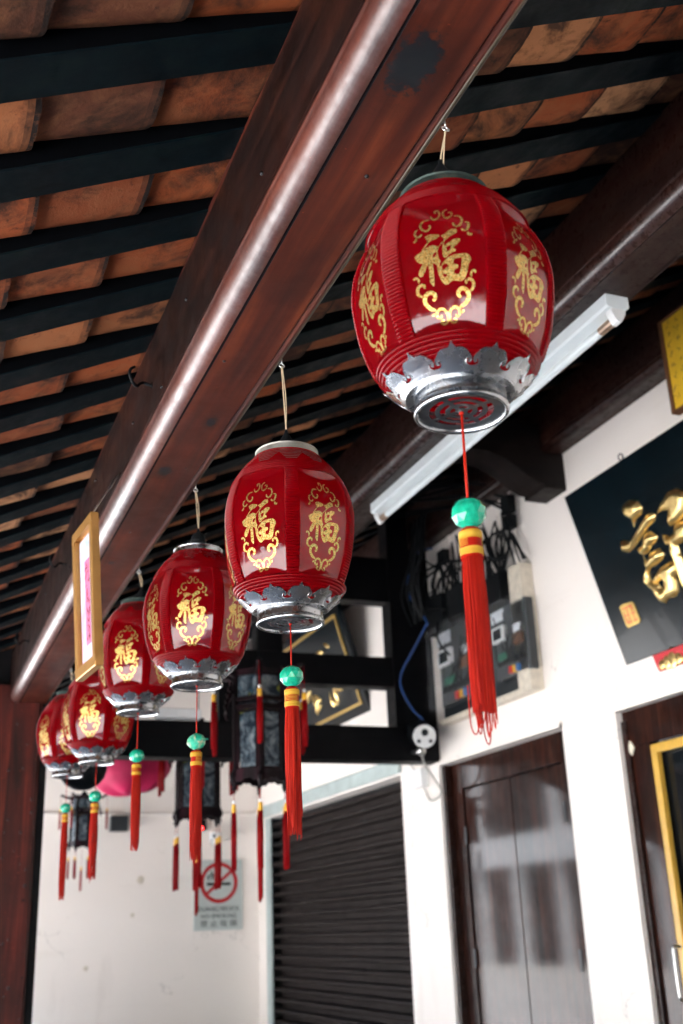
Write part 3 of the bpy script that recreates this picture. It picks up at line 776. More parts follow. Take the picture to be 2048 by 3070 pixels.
LM = {'lantern_shell': (mesh_of(make_body(), 'lantern_shell', M['redlantern'], 50), None),
      'gold_character': (mesh_of(make_motif(), 'gold_character', M['glitter'], 180), None),
      'petal_crown': (mesh_of(make_crown(), 'petal_crown', M['chrome'], 40), None),
      'base_ring': (mesh_of(make_ring(), 'base_ring', M['chrome'], 50), None),
      'vent_grille': (mesh_of(make_grille(), 'vent_grille', M['grille'], 30), None)}
_sh = LM['lantern_shell'][0]; _sh.materials.append(M['redrib'])
for p_ in _sh.polygons:
    a_ = math.atan2(p_.center.x, p_.center.y); a_ = (a_ + PI / 6) % (PI / 3) - PI / 6
    p_.material_index = 0 if abs(a_) < PHE and ZP0 - .002 < p_.center.z < ZP1 + .002 else 1
_cv = make_collar()
CM = {k: mesh_of(_cv, 'top_collar', M[k], 50) for k in ('patina', 'pewter', 'chrome')}

def part(name, me, parent, loc=(0, 0, 0), label=None):
    o = bpy.data.objects.new(name, me); COL.objects.link(o); o.parent = parent; o.location = loc
    if label: o['label'] = label
    return o
def wiggle(rr, top, length, n, amp, sx, sy, ex, ey):
    pts = []
    p1 = rr.uniform(0, 6); p2 = rr.uniform(0, 6)
    for i in range(n + 1):
        f = i / n
        pts.append((sx + (ex - sx) * f + amp * f * math.sin(f * 5 + p1), sy + (ey - sy) * f + amp * f * math.sin(f * 4 + p2), top - length * f))
    return pts
def tassel(parent, z, L, seed, r=.0155, r2=.019, n=110, tight=.75, mat='silk', gold='goldthread', x=0, y=0, sub=None, ragged=.14, loops=False, bands=True):
    """z = top of the tassel head (local)"""
    rr = random.Random(seed)
    root = parent
    m = MB(); m.cur = .4
    m.lathe([(.002, 0), (r * .7, -.001), (r * .95, -.005), (r, -.012), (r * 1.02, -.044), (r * 1.1, -.05)], 24)
    # strands
    for i in range(n):
        a = rr.uniform(0, 2 * PI); q = math.sqrt(rr.uniform(.25 if i % 3 else .85, 1.0))
        m.cur = rr.random()
        l = L * (1 - ragged * rr.random() ** 1.3) * (1.0 + (.06 if rr.random() < .06 else 0))
        spread = 1.0 + (r2 / r - 1) * rr.uniform(.7, 1.1)
        e = rr.uniform(tight, 1.05)
        sx, sy = r * .93 * q * math.cos(a), r * .93 * q * math.sin(a)
        mid = []
        amp = rr.uniform(.0, .0022)
        p1 = rr.uniform(0, 6)
        K = 9
        for k in range(K + 1):
            f = k / K
            sp = 1 + (spread - 1) * min(1, f * 5)
            sp *= 1 + (e - 1) * max(0, (f - .55) / .45)
            mid.append((sx * sp + amp * f * math.sin(f * 6 + p1), sy * sp + amp * f * math.cos(f * 5 + p1), -.046 - (l - .046) * f))
        m.tube(mid, .00072 if n > 200 else (.00105 if n > 60 else .0016), 4, cap=False)
    if loops:
        for i in range(12):
            a = rr.uniform(0, 2 * PI); q = r * rr.uniform(.3, .9); m.cur = rr.random()
            x0, y0 = q * math.cos(a), q * math.sin(a); x1, y1 = x0 + rr.uniform(-.012, .012), y0 + rr.uniform(-.012, .012); l = L * rr.uniform(1.03, 1.17)
            m.tube(smoothpath([(x0, y0, -L * .8), (x0 * 1.1, y0 * 1.1, -l * .93), ((x0 + x1) / 2, (y0 + y1) / 2, -l), (x1, y1, -l * .95), (x1, y1, -L * .85)], 4), .0011, 4)
    o = m.build('tassel', M[mat], parent=root, smooth=180); o.location = (x, y, z)
    g = MB()
    if bands:
        for (za, zb) in ((-.0075, -.0195), (-.0335, -.0445)):
            kk = 7
            for j in range(kk):
                zz = za + (zb - za) * (j + .5) / kk
                g.cur = rr.random(); rb = r * 1.03 + .0006
                g.tube([(rb * math.cos(t_), rb * math.sin(t_), zz + .0004 * math.sin(t_ * 3 + j)) for t_ in np.linspace(0, 2 * PI, 25)[:-1]], .0010, 6, closed=True)
        a0 = rr.uniform(0, 6)
        for j in range(4):
            zz = -.0215 - .003 * j
            g.tube([((r * 1.04 + .0005) * math.cos(t_), (r * 1.04 + .0005) * math.sin(t_), zz) for t_ in np.linspace(a0, a0 + 4.4, 22)], .0006, 5)
    o2 = g.build('gold_binding', M[gold], parent=o, smooth=180) if bands else None
    return o

def faceted_bead(r, h, mat, parent, z, seed=0, x=0, y=0, worn=False):
    rr = random.Random(seed)
    m = MB(); n = 10
    lv = [(.32, .98), (.72, .72), (.97, .28), (.97, -.28), (.72, -.72), (.32, -.98)]
    vs = []; fs = []
    for j, (q, zz) in enumerate(lv):
        for i in range(n):
            a = 2 * PI * (i + .5 * (j % 2)) / n
            k = 1 + (rr.uniform(-.10, .06) if worn else 0)
            vs.append((r * q * k * math.cos(a), r * q * k * math.sin(a), h / 2 * zz * (1 + (rr.uniform(-.1, .05) if worn else 0))))
    for j in range(len(lv) - 1):
        for i in range(n):
            a, b = j * n + i, j * n + (i + 1) % n; c, d = a + n, b + n
            if j % 2 == 0: fs += [(a, b, c), (b, d, c)]
            else: fs += [(a, b, d), (a, d, c)]
    fs += [tuple(range(n)), tuple((len(lv) - 1) * n + i for i in range(n))[::-1]]
    m.add(vs, fs)
    if worn:
        m.obox((r * .8, -.002, .004), (.014, .002, .003), (0, .005, 0), (-.002, 0, .005))
    o = m.build('bead', mat, parent=parent); o.location = (x, y, z)
    return o

LX = .785
view_az = lambda x, y: math.atan2(x, y)
SPEC = [  # x, y, base z, panel angle, bead z, tassel length, collar, socket, label
    (.762, 1.35, 2.3490, -3.2, 2.172, .297, 'patina', 'none', 'largest and nearest red lantern, top right, with a rusty green collar and long tassel'),
    (.786, 2.25, 2.247, 33.5, 2.120, .335, 'pewter', 'cone', 'second red lantern of the row, pewter collar, tassel in front of the black shutter edge'),
    (.788, 3.10, 2.282, -7.0, 2.112, .325, 'chrome', 'dome', 'third red lantern of the row, with the chipped green bead'),
    (.790, 3.97, 2.362, -20., 2.200, .325, 'patina', 'cone', 'fourth red lantern of the row, right beside the gold picture frame'),
    (.789, 4.84, 2.305, -15., 2.157, .335, 'patina', 'cone', 'fifth red lantern, hanging below the gold picture frame'),
    (.786, 5.70, 2.362, 0.0, 2.199, .430, 'patina', 'cone', 'farthest and leftmost red lantern, nearest the red post')]
for i, (x, y, zb, ang, zbead, tl, collar, sock, label) in enumerate(SPEC):
    az = math.atan2(-x, -y)                        # direction towards the camera
    s_ = 1.012 if i == 0 else 1.0; sz_ = .955 if i == 0 else 1.0
    root = thing('red_lantern', label, 'lantern', (x, y, zb), 'red lanterns hanging in a row from the beam')
    shell = None
    # panel at screen angle `ang` (positive = right): rotate local +y to that direction
    n0 = Vector((-x, -y)).normalized(); h0 = Vector((n0.y * -1, n0.x)) * 1.0
    h0 = Vector((-n0.y, n0.x))                     # screen right
    d = n0 * math.cos(math.radians(ang)) + h0 * math.sin(math.radians(ang))
    rot = math.atan2(-d.x, d.y)
    for nm, (me, _) in LM.items():
        if nm == 'gold_character':
            for k in range(6):
                o = part(nm, me, shell); o.rotation_euler[2] = k * PI / 3
            continue
        o = part(nm, me, shell if nm == 'gold_character' else root)
        if nm == 'lantern_shell': shell = o
        if nm == 'vent_grille': o.rotation_euler[2] = .3 + i
        if nm != 'gold_character' and nm != 'vent_grille':
            o.rotation_euler[2] = rot if nm == 'lantern_shell' else rot + i * .21
        o.scale = (s_, s_, sz_) if nm != 'base_ring' and nm != 'vent_grille' else ((.94 if i == 0 else .985) * s_, (.94 if i == 0 else .985) * s_, sz_)
    o = part('top_collar', CM[collar], root); o.rotation_euler[2] = rot + i * .37; o.scale = (s_, s_, sz_)
    m = MB()
    if sock == 'dome': m.lathe([(.030, .399), (.0225, .412), (.0225, .440), (.0245, .443), (.0230, .447), (.0205, .458), (.013, .468), (.0060, .472), (.004, .484), (.0005, .485)], 28)
    else: m.lathe([(.028, .399), (.0235, .425), (.019, .440), (.010, .455), (.0045, .466), (.003, .474), (.0005, .474)], 28)
    m.build('lamp_socket', M['black'], parent=root, smooth=40)
    # twine up to the screw eye in the beam
    top = 2.893 - zb; c0 = (.470 if sock == 'cone' else .480) if sock != 'none' else .399
    ex = (.778 - x)
    m = MB()
    m.tube(smoothpath([(0, 0, c0), (.0012, .001, c0 + (top - c0) * .5), (ex + .001, 0, top)], 6), .0013, 6)
    m.tube(smoothpath([(0, 0, c0), (-.0012 + ex * .4, -.001, c0 + (top - c0) * .45), (ex - .001, 0, top)], 6), .0013, 6)
    m.build('hanging_twine', M['twine'], parent=root, smooth=180)
    m = MB(); m.tube([(ex + .0065 * math.cos(a), .003 * math.sin(a), top + .001 + .0065 * math.sin(a)) for a in np.linspace(0, 2 * PI, 17)[:-1]], .0014, 6, closed=True)
    m.tube([(ex, 0, top + .0065), (ex, 0, top + .02)], .0015, 6)
    m.build('screw_eye', M['steel'], parent=root, smooth=180)
    # string, bead, tassel (tiny sway)
    sw = (-.004, -.003) if i == 0 else (0, 0)
    bz = zbead - zb
    m = MB(); m.cur = .8; m.tube([(0, 0, -.007), (sw[0] * .5, sw[1] * .5, bz * .5), (sw[0], sw[1], bz)], .0021 if i == 0 else .0015, 6)
    m.ball((0, 0, -.008), .004, .004, .003, 8, 5)
    m.build('tassel_string', M['silk'], parent=root, smooth=180)
    faceted_bead(.0272, .047, M['jadeworn'] if i == 2 else M['jade'], root, bz, i, sw[0], sw[1], i == 2)
    tassel(root, bz - .0235, tl - .02, 40 + i, x=sw[0] * 1.2, y=sw[1] * 1.2, n=300 if i == 0 else (220 if i < 3 else 90), r=.0158 if i < 1 else .0150, r2=.0178 if i == 0 else .0182, tight=.92 if i == 0 else (.7 if i == 1 else .55), ragged=.05 if i == 0 else (.22 if i == 1 else .2), loops=(i == 0))

# ------------------------------------------------------------------ carved palace lanterns
def palace_lantern(loc, label, sc, rot, has_low=True, low_len=.30, up_len=.26):
    root = thing('palace_lantern', label, 'lantern', loc, 'carved dark wood palace lanterns', rot)
    root.scale = (sc, sc, sc)
    R1, R2 = .165, .165
    def c(k, r): return Vector((r * math.cos(k * PI / 3), r * math.sin(k * PI / 3), 0))
    wood_ = MB(); 
    # vertical corner posts, rails of both tiers
    for k in range(6):
        a, b = c(k, R1), c(k + 1, R1)
        wood_.tube([a + Vector((0, 0, -.34)), a + Vector((0, 0, .30))], .013, 6)
        for z, h in ((-.335, .035), (.045, .03), (.095, .022), (.255, .03)):
            t = (b - a); nn = Vector((t.y, -t.x, 0)).normalized() * .012
            wood_.obox(a - nn * .5 + Vector((0, 0, z)), t, nn, (0, 0, h))
        t = (b - a).normalized()
        for e in (a + t * .022, b - t * .022): wood_.tube([e + Vector((0, 0, -.30)), e + Vector((0, 0, .045))], .0075, 5)
        # carved lace between the inner bars
        for j in range(9):
            u = .2 + .075 * j
            for zc in (-.295, .035, .115, .25):
                wood_.ball(a + (b - a) * u + Vector((0, 0, zc)), .008, .008, .008, 5, 4)
        # hanging carved corner foot
        d = c(k, 1)
        wood_.tube(smoothpath([d * .16 + Vector((0, 0, -.30)), d * .185 + Vector((0, 0, -.34)), d * .165 + Vector((0, 0, -.38)), d * .175 + Vector((0, 0, -.415))], 3), [.014] * 4 + [.012] * 3 + [.010] * 2 + [.004], 6)
        for j in range(6): wood_.ball(d * (.176 + .008 * (j % 2)) + Vector((0, 0, -.30 - .017 * j)), .009, .009, .008, 5, 4)
        # top arm (dragon-like)
        wood_.tube(smoothpath([d * .15 + Vector((0, 0, .24)), d * .20 + Vector((0, 0, .27)), d * .245 + Vector((0, 0, .275)), d * .285 + Vector((0, 0, .300)), d * .31 + Vector((0, 0, .29))], 3), [.020] * 4 + [.017] * 4 + [.016] * 2 + [.014] * 2 + [.006], 6)
        wood_.tube(smoothpath([d * .17 + Vector((0, 0, .16)), d * .205 + Vector((0, 0, .12)), d * .225 + Vector((0, 0, .05)), d * .215 + Vector((0, 0, .02))], 3), .009, 5)
        for j in range(5): wood_.ball(d * (.195 + .009 * j) + Vector((0, 0, .20 - .035 * j)), .012, .012, .014, 5, 4)
    o = wood_.build('carved_frame', M['palacewood'], parent=root, smooth=40)
    for k in range(6):
        a, b = c(k, R1), c(k + 1, R1); mid = (a + b) / 2
        t = (b - a).normalized(); inn = mid.normalized() * -.006
        g = MB(); q = .032
        g.obox(a + t * q + inn + Vector((0, 0, -.30)), t * (.165 - 2 * q), inn * .3, (0, 0, .345)); 
        g.build('painted_panel', M['paintglass'], parent=root)
        g = MB(); g.obox(a + t * .02 + inn + Vector((0, 0, .117)), t * (.165 - .04), inn * .3, (0, 0, .138))
        g.build('upper_panel', M['paintglass'], parent=root)
        # scalloped lace apron under the panels
        g = MB(); pts = []
        K = 24
        for j in range(K + 1):
            u = j / K; dep = .018 + .022 * abs(math.cos(u * PI)) ** 1.5 - .008 * math.sin(u * 4 * PI) ** 2
            pts.append((u, -.335 - dep))
        pts += [(1, -.335), (0, -.335)]
        g.prism(pts, lambda u, z: tuple(a + (b - a) * u + Vector((0, 0, z))), lambda u, z: tuple(a + (b - a) * u + mid.normalized() * .008 + Vector((0, 0, z))))
        g.build('lace_apron', M['palacewood'], parent=root)
    m = MB(); m.lathe([(.0005, .36), (.02, .355), (.05, .31), (.15, .28), (.155, .26)], 6); m.build('roof_cap', M['palacewood'], parent=root)
    m = MB(); m.tube([(0, 0, .36), (0, 0, (rz(loc[0]) - loc[2]) / sc)], .004, 6); m.build('hanging_cord', M['black'], parent=root)
    def small_tassel(x, y, z, strl, L, seed):
        rr = random.Random(seed)
        m = MB(); m.cur = .3
        m.tube([(x, y, z), (x, y, z - strl)], .0022, 5)
        for i in range(46):
            a = rr.uniform(0, 2 * PI); q = .013 * math.sqrt(rr.random()); m.cur = rr.random()
            m.tube([(x + q * math.cos(a), y + q * math.sin(a), z - strl - .05), (x + q * 1.15 * math.cos(a), y + q * 1.15 * math.sin(a), z - strl - .05 - L * .5), (x + q * math.cos(a), y + q * math.sin(a), z - strl - .05 - L * rr.uniform(.92, 1.05))], .0024, 4)
        o = m.build('tassel', M['silkdark'], parent=root, smooth=180)
        g = MB(); g.cur = .5
        g.lathe([(.004, z - strl - .005), (.012, z - strl - .010), (.0135, z - strl - .018), (.011, z - strl - .026), (.0135, z - strl - .034), (.0135, z - strl - .052), (.010, z - strl - .056)], 14, (x, y))
        g.build('gold_cap', M['yellowpl'], parent=o, smooth=50)
        g = MB(); g.ball((x, y, z - strl + .004), .010, .010, .010, 10, 7); g.build('white_bead', M['whiteplastic'], parent=o, smooth=180)
    for k in range(6):
        d = c(k, .305); small_tassel(d.x, d.y, .285, .15, up_len, k)
        if has_low:
            d = c(k, .172); small_tassel(d.x, d.y, -.41, .075, low_len, 20 + k)
    small_tassel(0, 0, -.37, .24, low_len * 1.15, 33)
    if has_low: pass
    return root
palace_lantern((1.955, 6.2, 2.76), 'biggest carved dark wood lantern with painted panels, left of the black shutter', 1.0, math.atan2(-6.2, -1.955) + .02)
palace_lantern((1.99, 7.78, 2.70), 'carved dark lantern behind and left of the biggest one, above the no smoking sign', .98, math.atan2(-7.7, -1.97) + .1)
palace_lantern((1.69, 11.0, 2.66), 'smallest carved black lantern, hanging low at the far left in front of the end wall', .72, math.atan2(-11, -1.69) + .5, low_len=.22, up_len=.22)

# ------------------------------------------------------------------ tube light under second beam
tl = thing('tube_light', 'long white fluorescent tube fitting fixed under the second beam', 'light', (2.175, 3.7, 3.63))
def ch(m, name, mat, root, loc, **k):
    o = m.build(name, mat, parent=root, loc=loc, **k); o.location = (0, 0, 0); return o
L0 = (2.175, 3.7, 3.63)
pf = [(2.128, 3.628), (2.128, 3.585), (2.136, 3.578), (2.158, 3.574), (2.192, 3.574), (2.214, 3.578), (2.222, 3.585), (2.222, 3.628)]
ch(MB().prism(pf, lambda a, b: (a, 2.69, b), lambda a, b: (a, 4.80, b)), 'housing', M['tubewhite'], tl, L0, smooth=30)
ch(MB().tube([(2.175, y, 3.545) for y in np.linspace(2.74, 4.75, 6)], .0165, 20), 'tube', M['tubewhite'], tl, L0, smooth=60)
for y in (2.69, 4.765):
    ep = [(2.145, 3.5735), (2.147, 3.556), (2.158, 3.536), (2.168, 3.522), (2.182, 3.522), (2.192, 3.536), (2.203, 3.556), (2.205, 3.5735)]
    ch(MB().prism(ep, lambda a, b: (a, y, b), lambda a, b: (a, y + .035, b)), 'end_holder', M['whiteplastic'], tl, L0, bevel=.002)
for y0, y1 in ((2.727, 2.80), (4.70, 4.763)):
    ch(MB().tube([(2.175, y0, 3.545), (2.175, y1, 3.545)], .0172, 20), 'metal_cap', M['bronze_cap'], tl, L0, smooth=60)
b = MB().box(1.565, 1.865, 7.20, 7.298, 2.945, 3.01).build('batten_light', M['whiteplastic'], loc=(1.7, 7.25, 2.97), bevel=.006)
tag(b, 'small white lamp fitting on the black cross frame, beside the fourth lantern', 'light')

# ------------------------------------------------------------------ gold picture frame on the beam
gf = thing('picture_frame', 'gold picture frame hanging from the side of the lantern beam', 'picture frame', (.49, 3.3, 2.6))
G0 = Vector((.49, 3.3, 2.6))
A = Vector((.500, 3.166, 2.337)); U = Vector((.479, 3.404, 2.337)) - A; V = Vector((-.034, 0, .479)); Nn = U.cross(V).normalized() * -1
if Nn.x > 0: Nn = -Nn
# Nn faces the street
th = .026; W_ = .030
def gfp(m, n, mat, **k): return ch(m, n, mat, gf, G0, **k)
u = U.normalized(); v_ = V.normalized(); LU, LV = U.length, V.length
m = MB()
for (o_, a, b) in ((A, u * LU, v_ * W_), (A + v_ * (LV - W_), u * LU, v_ * W_), (A + v_ * W_, u * W_, v_ * (LV - 2 * W_)), (A + u * (LU - W_) + v_ * W_, u * W_, v_ * (LV - 2 * W_))):
    m.obox(o_, a, b, Nn * -th)
gfp(m, 'frame', M['goldframe'], bevel=.004)
m = MB(); m.obox(A + u * W_ + v_ * W_ - Nn * .018, u * (LU - 2 * W_), v_ * (LV - 2 * W_), Nn * -.004)
gfp(m, 'mount', M['goldframe'])
m = MB(); m.obox(A + u * (W_ + .010) + v_ * (W_ + .012) - Nn * .0175, u * (LU - 2 * W_ - .020), v_ * (LV - 2 * W_ - .024), Nn * .003)
pic = gfp(m, 'painting', M['watercolour'])
m = MB(); m.obox(A + u * (W_ + .055) + v_ * (W_ + .06) - Nn * .0140, u * .055, v_ * .27, Nn * .001)
gfp(m, 'pink_strip', simple('pink_paper', (.50, .10, .20), .6))
rs = random.Random(9); m = MB()
for k in range(9):
    z = W_ + .075 + k * .028
    for j in range(4):
        p0 = A + u * (W_ + .06 + rs.random() * .04) + v_ * (z + rs.random() * .018) - Nn * .0128
        p1 = p0 + u * rs.uniform(-.014, .016) + v_ * rs.uniform(-.014, .014)
        m.tube([p0, p1], .0013, 4)
gfp(m, 'brush_writing', M['ink'])
m = MB(); m.tube(smoothpath([A + v_ * LV + u * .05 - Nn * .02, A + v_ * (LV + .03) + u * .06 - Nn * .03, Vector((.562, 3.24, 2.98))], 4), .0035, 6)
gfp(m, 'wire', M['steel'])

# ------------------------------------------------------------------ doors
def dpart(root, m, n, mat, L, **k): return ch(m, n, mat, root, L, **k)
D = Vector((3.78, 6.5, 0)); d1 = thing('double_door', 'closed dark glossy wooden double door between the white pier and the plaque', 'door', D)
XD = 3.765
m = MB(); m.box(XD - .012, XD + .05, 5.662, 5.80, 0, 2.668); m.box(XD - .012, XD + .05, 7.10, 7.297, 0, 2.668); m.box(XD - .012, XD + .05, 5.8001, 7.0999, 2.485, 2.668)
dpart(d1, m, 'door_frame', M['doorwood'], D, bevel=.004)
dpart(d1, MB().box(3.70, 3.752, 7.255, 7.2985, 0, 2.665), 'jamb_trim', M['beam2'], D, bevel=.003)
for (y0, y1) in ((5.807, 6.440), (6.448, 7.093)):
    leaf = dpart(d1, MB().box(XD, XD + .04, y0, y1, .02, 2.476), 'door_leaf', M['doorwood'], D, bevel=.003)
for (y, z) in ((5.803, 2.19), (5.803, 1.36), (7.097, 2.16), (7.097, 1.36)):
    dpart(d1, MB().box(XD - .016, XD - .0125, y - .015, y + .015, z - .06, z + .06), 'hinge', M['hinge'], D)
dpart(d1, MB().box(XD + .06, XD + .09, 5.66, 7.3, 0, 2.67), 'backing', M['blackboard'], D)

D2 = Vector((3.78, 4.5, 0)); d2 = thing('glazed_doorway', 'dark wooden doorway with a yellow inner frame at the right edge', 'door', D2)
m = MB(); m.box(3.722, 3.80, 4.87, 5.077, 0, 2.455); m.box(3.716, 3.80, 3.452, 5.077, 2.4551, 2.652); m.box(3.722, 3.80, 3.452, 3.65, 0, 2.4549)
dpart(d2, m, 'door_frame', M['doorwood'], D2, bevel=.004)
dpart(d2, MB().box(3.704, 3.7215, 5.035, 5.079, 0, 2.60), 'jamb_trim', M['beam2'], D2, bevel=.003)
m = MB(); m.box(3.705, 3.74, 4.80, 4.85, 0, 2.440); m.box(3.705, 3.74, 3.66, 4.7999, 2.392, 2.440); m.box(3.705, 3.74, 3.66, 3.71, 0, 2.3919)
dpart(d2, m, 'yellow_frame', M['yellow'], D2, bevel=.006)
dpart(d2, MB().box(3.755, 3.79, 3.60, 4.89, 0, 2.46), 'dark_pane', M['glassdark'], D2)
m = MB(); y, z = 5.02, 2.448; m.prism([(y - .028, z), (y, z + .040), (y + .028, z), (y, z - .040)], lambda a, b: (3.7155, a, b), lambda a, b: (3.706, a, b))
dpart(d2, m, 'diamond_inlay', M['diamond'], D2)
dpart(d2, MB().box(3.745, 3.753, 4.45, 4.63, 1.3, 1.87), 'notice_paper', M['paper'], D2)
m = MB(); m.tube(smoothpath([(3.69, 4.81, 1.44), (3.655, 4.81, 1.44), (3.65, 4.81, 1.40), (3.65, 4.81, 1.24), (3.655, 4.81, 1.20), (3.69, 4.81, 1.20)], 4), .008, 8)
dpart(d2, m, 'pull_handle', M['steel'], D2, smooth=60)

# ------------------------------------------------------------------ roller shutter
H = Vector((3.75, 9.8, 0)); sh = thing('roller_shutter', 'black ribbed steel roller shutter with rows of small vent holes', 'shutter', H)
m = MB(); pitch = .1; prof = []
z = 0.0
while z < 2.69:
    for (dz, dx) in ((0, .085), (.002, .085), (.004, .004), (.010, -.008), (.022, -.015), (.034, -.012), (.044, -.003), (.047, .085)):
        prof.append((3.755 + dx, min(z + dz, 2.70)))
    z += pitch
vs = [(x, y, zz) for y in (8.03, 11.548) for (x, zz) in prof]; n = len(prof)
m.add(vs, [(i, i + 1, n + i + 1, n + i) for i in range(n - 1)])
dpart(sh, m, 'slat_curtain', M['shutter'], H, smooth=40)
m = MB()
for zz in (2.53, 2.43, 2.33):
    for y in (8.87, 9.74, 10.6, 11.3):
        m = MB(); m.prism([(y + .034 * math.cos(a), zz + .014 * math.sin(a)) for a in np.linspace(0, 2 * PI, 13)[:-1]], lambda a, b: (3.7395, a, b), lambda a, b: (3.735, a, b)); dpart(sh, m, 'vent_hole', M['deck'], H)
o = MB().box(3.665, 3.70, 8.0, 11.53, 2.715, 2.82); o.box(3.655, 3.70, 8.0, 11.53, 2.8201, 2.828)
dpart(sh, o, 'lintel_strip', M['lintel'], H, bevel=.004)
dpart(sh, MB().box(3.702, 3.724, 11.40, 11.56, 0, 2.70), 'guide_rail', M['lintel'], H, bevel=.003)
dpart(sh, MB().box(3.705, 3.80, 8.021, 8.032, 0, 2.70), 'guide_rail', M['shutter'], H)
dpart(sh, MB().box(3.86, 3.9, 8.03, 11.5, 0, 2.7), 'dark_interior', M['deck'], H)
dpart(sh, MB().box(3.7245, 3.90, 11.515, 11.549, 0, 2.699), 'dark_filler', M['deck'], H)  # dark block added where the pale jamb showed between slats

# ------------------------------------------------------------------ meter board
Bm = Vector((3.66, 6.4, 2.9)); mb = thing('meter_board', 'black electricity board with pale frame on the white wall above the door', 'meter board', Bm)
dpart(mb, MB().box(3.665, 3.698, 5.955, 7.12, 2.97, 3.80), 'backboard', M['blackboard'], Bm)
m = MB(); m.box(3.60, 3.698, 5.80, 5.95, 2.93, 3.76); m.box(3.61, 3.698, 5.9505, 7.10, 2.93, 2.965)
dpart(mb, m, 'board_frame', M['cream'], Bm, bevel=.004)
for (y0, y1, z0, z1) in ((6.0, 6.35, 3.56, 3.76), (6.45, 6.75, 3.60, 3.84), (6.85, 7.1, 3.58, 3.86)):
    dpart(mb, MB().box(3.56, 3.664, y0, y1, z0, z1), 'fuse_box', M['black'], Bm, bevel=.006)
def meter(y0, y1, z0, z1, label):
    r = thing('electricity_meter', label, 'meter', (3.6, (y0 + y1) / 2, z0), 'electricity meters with clear covers'); L = Vector((3.6, (y0 + y1) / 2, z0))
    dy, dz = y1 - y0, z1 - z0
    q = lambda a, b, c_, d_, x0, x1: MB().box(x0, x1, y0 + dy * a, y0 + dy * b, z0 + dz * c_, z0 + dz * d_)
    dpart(r, q(0.04, .96, .04, .97, 3.60, 3.664), 'meter_case', M['greyplastic'], L, bevel=.006)
    dpart(r, q(0, 1, 0, 1, 3.50, 3.598), 'clear_cover', M['clear'], L, bevel=.008)
    dpart(r, q(.62, .96, .80, .95, 3.590, 3.5985), 'paper_label', M['paper'], L)
    dpart(r, q(.58, .92, .52, .72, 3.570, 3.5985), 'display', M['whiteplastic'], L)
    dpart(r, q(.64, .86, .55, .69, 3.566, 3.5695), 'screen', M['screen'], L)
    dpart(r, q(.16, .86, .20, .26, 3.585, 3.5985), 'terminal_strip', M['black'], L)
    dpart(r, q(.18, .40, .57, .67, 3.590, 3.5985), 'sticker', M['paper'], L)
    dpart(r, q(.14, .40, .40, .53, 3.580, 3.5985), 'brown_relay', M['brownedge'], L)
    dpart(r, q(.55, .80, .27, .36, 3.575, 3.5985), 'green_label', M['greenpl'], L)
    for j, mt in enumerate(('red', 'yellowpl', 'bluepl')):
        dpart(r, q(.48 - .10 * j, .54 - .10 * j, .06, .15, 3.575, 3.5985), 'terminal', M[mt], L)
    rs = random.Random(int(y0 * 10)); m = MB()
    for j in range(14):
        a = y0 + dy * rs.uniform(.1, .9); b_ = y0 + dy * rs.uniform(.1, .9)
        m.tube(smoothpath([(3.585, a, z0 + dz * rs.uniform(.3, .9)), (3.575, (a + b_) / 2, z0 + dz * rs.uniform(.2, .5)), (3.585, b_, z0 + dz * .2)], 4), .004, 5)
    dpart(r, m, 'wiring', M['black'], L, smooth=180)
meter(6.44, 7.04, 3.02, 3.60, 'left electricity meter in a clear plastic cover, beside the black upright')
meter(5.76, 6.22, 3.04, 3.54, 'right electricity meter in a clear plastic cover, beside the pale frame')
CAB = {
'a': [(3.62,5.93,4.068),(3.62,6.003,4.048),(3.6,6.109,4.048),(3.58,6.141,3.966),(3.6,6.103,3.881),(3.61,6.021,3.854),(3.62,5.945,3.892),(3.63,5.908,3.997),(3.62,5.814,3.875),(3.62,5.771,3.776)],
'b': [(3.62,5.908,3.997),(3.62,5.842,3.902),(3.62,5.789,3.832),(3.62,5.741,3.77)],
'c': [(3.63,5.917,4.045),(3.62,5.932,3.915),(3.62,5.99,3.835),(3.62,6.054,3.76)],
'd': [(3.62,6.324,4.075),(3.62,6.297,4.018),(3.6,6.236,3.942),(3.6,6.12,3.886),(3.62,6.003,3.857)],
'e': [(3.62,6.261,3.959),(3.62,6.245,3.89),(3.62,6.249,3.75)],
'f': [(3.62,7.209,4.133),(3.62,7.031,4.119),(3.6,6.78,4.079),(3.62,6.565,4.025),(3.62,6.3,4.06)],
'g': [(3.63,6.885,4.214),(3.62,6.948,4.093),(3.6,7.129,4.058),(3.6,7.184,3.992),(3.62,7.113,3.85)],
'h': [(3.62,6.904,4.099),(3.6,7.0,4.038),(3.6,7.056,3.955),(3.62,6.987,3.84)],
'i': [(3.62,6.829,4.035),(3.62,6.721,3.933),(3.62,6.672,3.861),(3.62,6.626,3.78)],
'j': [(3.62,6.948,4.093),(3.62,6.821,3.954),(3.62,6.771,3.88),(3.62,6.744,3.795)],
'k': [(3.62,6.322,4.42),(3.6,6.15,4.326),(3.62,5.986,4.236),(3.62,5.914,4.153),(3.63,5.93,4.06)],
'l': [(3.6,7.109,4.798),(3.6,6.893,4.724),(3.6,6.498,4.548),(3.62,6.142,4.371),(3.62,5.929,4.26),(3.62,5.9,4.195)],
'm': [(3.6,7.25,4.70),(3.6,6.904,4.60),(3.6,6.413,4.455),(3.6,6.151,4.317),(3.62,5.928,4.168)],
'n': [(3.5,7.009,4.082),(3.48,7.225,4.016),(3.48,7.24,3.908),(3.5,7.118,3.804),(3.55,6.75,3.70)],
'o': [(3.56,6.932,3.654),(3.49,6.796,3.476),(3.49,6.642,3.337)],
'p': [(3.62,7.235,4.267),(3.6,7.07,4.152),(3.6,6.91,4.061),(3.6,6.884,3.953),(3.62,6.94,3.85)]}
